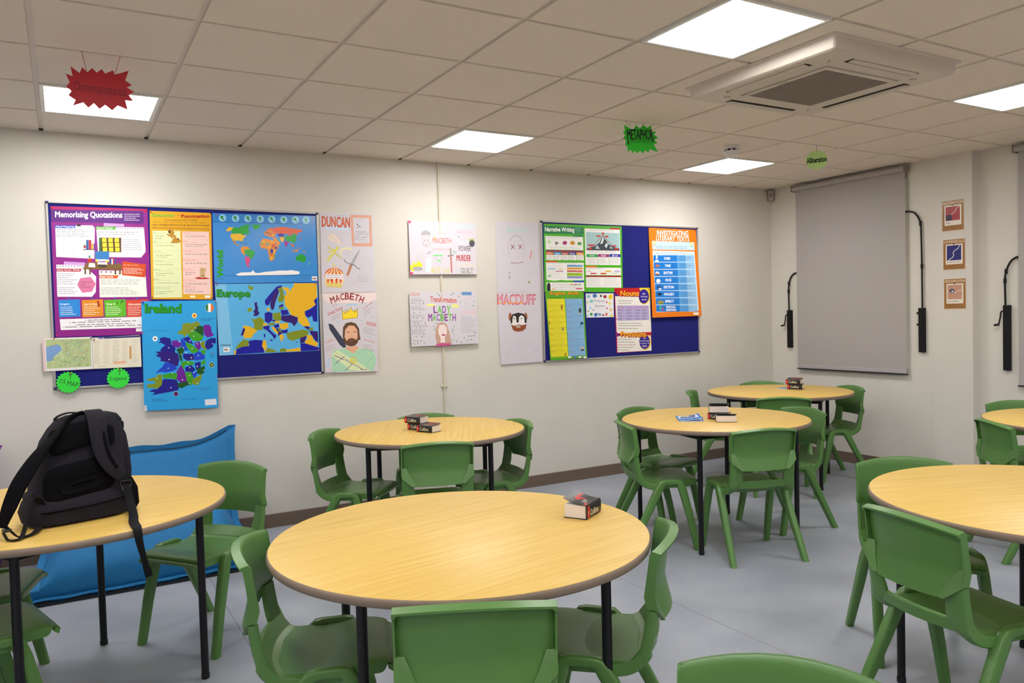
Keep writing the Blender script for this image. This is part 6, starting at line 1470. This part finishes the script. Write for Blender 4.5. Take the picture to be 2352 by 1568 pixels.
b = MB(); b.add([(.112, -.121, .110), (.144, -.121, .112), (.136, -.121, .094), (.126, -.121, .088), (.116, -.121, .094), (.112, -.117, .110), (.144, -.117, .112), (.136, -.117, .094), (.126, -.117, .088), (.116, -.117, .094)], [(0, 4, 3, 2, 1), (5, 6, 7, 8, 9), (0, 1, 6, 5), (1, 2, 7, 6), (2, 3, 8, 7), (3, 4, 9, 8), (4, 0, 5, 9)]); b.build('buckle_tab', mat('#b8b6ba', .4), t)
# webbing tail that hangs over the table edge
ribbon([(.128, -.117, .118), (.128, -.150, .060), (.118, -.205, .016), (.098, -.260, .006), (.082, -.320, .006), (.072, -.362, .006), (.069, -.380, -.012), (.073, -.382, -.050), (.086, -.378, -.105), (.098, -.374, -.160)], [.030, .032, .034, .034, .032, .030, .022, .024], [(1, 0, 0), (1, .1, 0), (1, .15, 0), (1, .1, .05)], .004, M_web, 'webbing_tail')
ribbon([(.095, -.3765, -.140), (.102, -.3745, -.172)], [.026, .026], [(1, 0, .2), (1, 0, .2)], .008, M_web, 'webbing_tip')
# left shoulder strap bowing out to the left, down to the table
ls = ribbon([(.010, -.010, .380), (-.050, -.050, .372), (-.105, -.085, .325), (-.165, -.115, .265), (-.225, -.135, .185), (-.265, -.145, .105), (-.288, -.150, .045)], [.058, .060, .062, .062, .058, .046, .026], [(.5, -.3, .8), (.6, -.4, .7), (.7, -.5, .5), (.8, -.4, .4), (.8, -.3, .3), (.8, -.3, .2)], .013, M_bagd, 'shoulder_strap')
ribbon([(-.282, -.150, .060), (-.262, -.155, .028), (-.240, -.160, .006), (-.200, -.150, .006), (-.165, -.100, .012), (-.145, -.06, .02)], [.020, .028, .030, .028, .026], [(0, -1, .3), (0, -1, .1), (0, -1, 0)], .004, M_web, 'webbing_tail')
ribbon([(-.285, -.140, .030), (-.275, -.165, .006), (-.255, -.185, .005), (-.235, -.170, .010), (-.215, -.150, .050), (-.195, -.120, .095), (-.180, -.095, .118), (-.160, -.085, .110), (-.150, -.08, .085)], [.028, .034, .034, .030, .024, .022, .030, .040], [(0, -1, .2), (.2, -1, .2), (.3, -1, 0), (.6, -.6, .2)], .004, M_web, 'webbing_loop')
b = MB(); b.box(-.288, -.165, .030, -.262, -.140, .040); bevel(b.build('buckle', mat('#2c2c30', .3), t), .002)
# carry handle, top flap, side pockets and tabs
ribbon([(-.075, .0, .378), (-.060, -.010, .392), (-.030, -.015, .400), (.005, -.015, .396), (.020, -.005, .388)], [.022, .022, .022], [(0, 1, 0), (0, 1, 0)], .005, M_web, 'carry_handle')
b = MB(); b.loft([sect(.13, .012, -.05, .07, .165), sect(.16, .020, -.055, .075, .160), sect(.22, .020, -.055, .075, .156), sect(.30, .018, -.05, .07, .148), sect(.345, .012, -.04, .06, .136)]); b.build('side_pocket', M_bag, t, smooth=50)
b = MB(); b.loft([sect(.010, .012, -.07, .07, .170), sect(.03, .026, -.075, .075, .172), sect(.09, .026, -.07, .07, .170), sect(.13, .016, -.06, .06, .162)]); b.build('side_pocket', M_bagd, t, smooth=50)
b = MB(); b.loft([sect(.345, .016, -.035, .055, .140), sect(.36, .030, -.04, .06, .126), sect(.382, .028, -.035, .05, .112), sect(.390, .015, -.02, .03, .100)]); b.build('top_corner', M_bag, t, smooth=50)
for (x, z) in ((.150, .335), (.170, .215), (.190, .05)):
    b = MB(); b.box(x-.004, -.03, z-.014, x+.010, -.012, z+.014); bevel(b.build('side_tab', M_web, t), .003)
b = MB(); b.loft([sect(.085, .012, -.04, .05, -.165), sect(.10, .018, -.05, .06, -.162), sect(.118, .014, -.045, .05, -.158), sect(.128, .006, -.03, .03, -.155)]); b.build('side_fold', M_bag, t, smooth=50)
b = MB(); b.tube([(-.188, -.06, .060), (-.14, -.108, .058), (0, -.121, .062), (.12, -.112, .070), (.176, -.06, .075)], .0035, 6); b.build('piping', M_bagd, t, smooth=60)
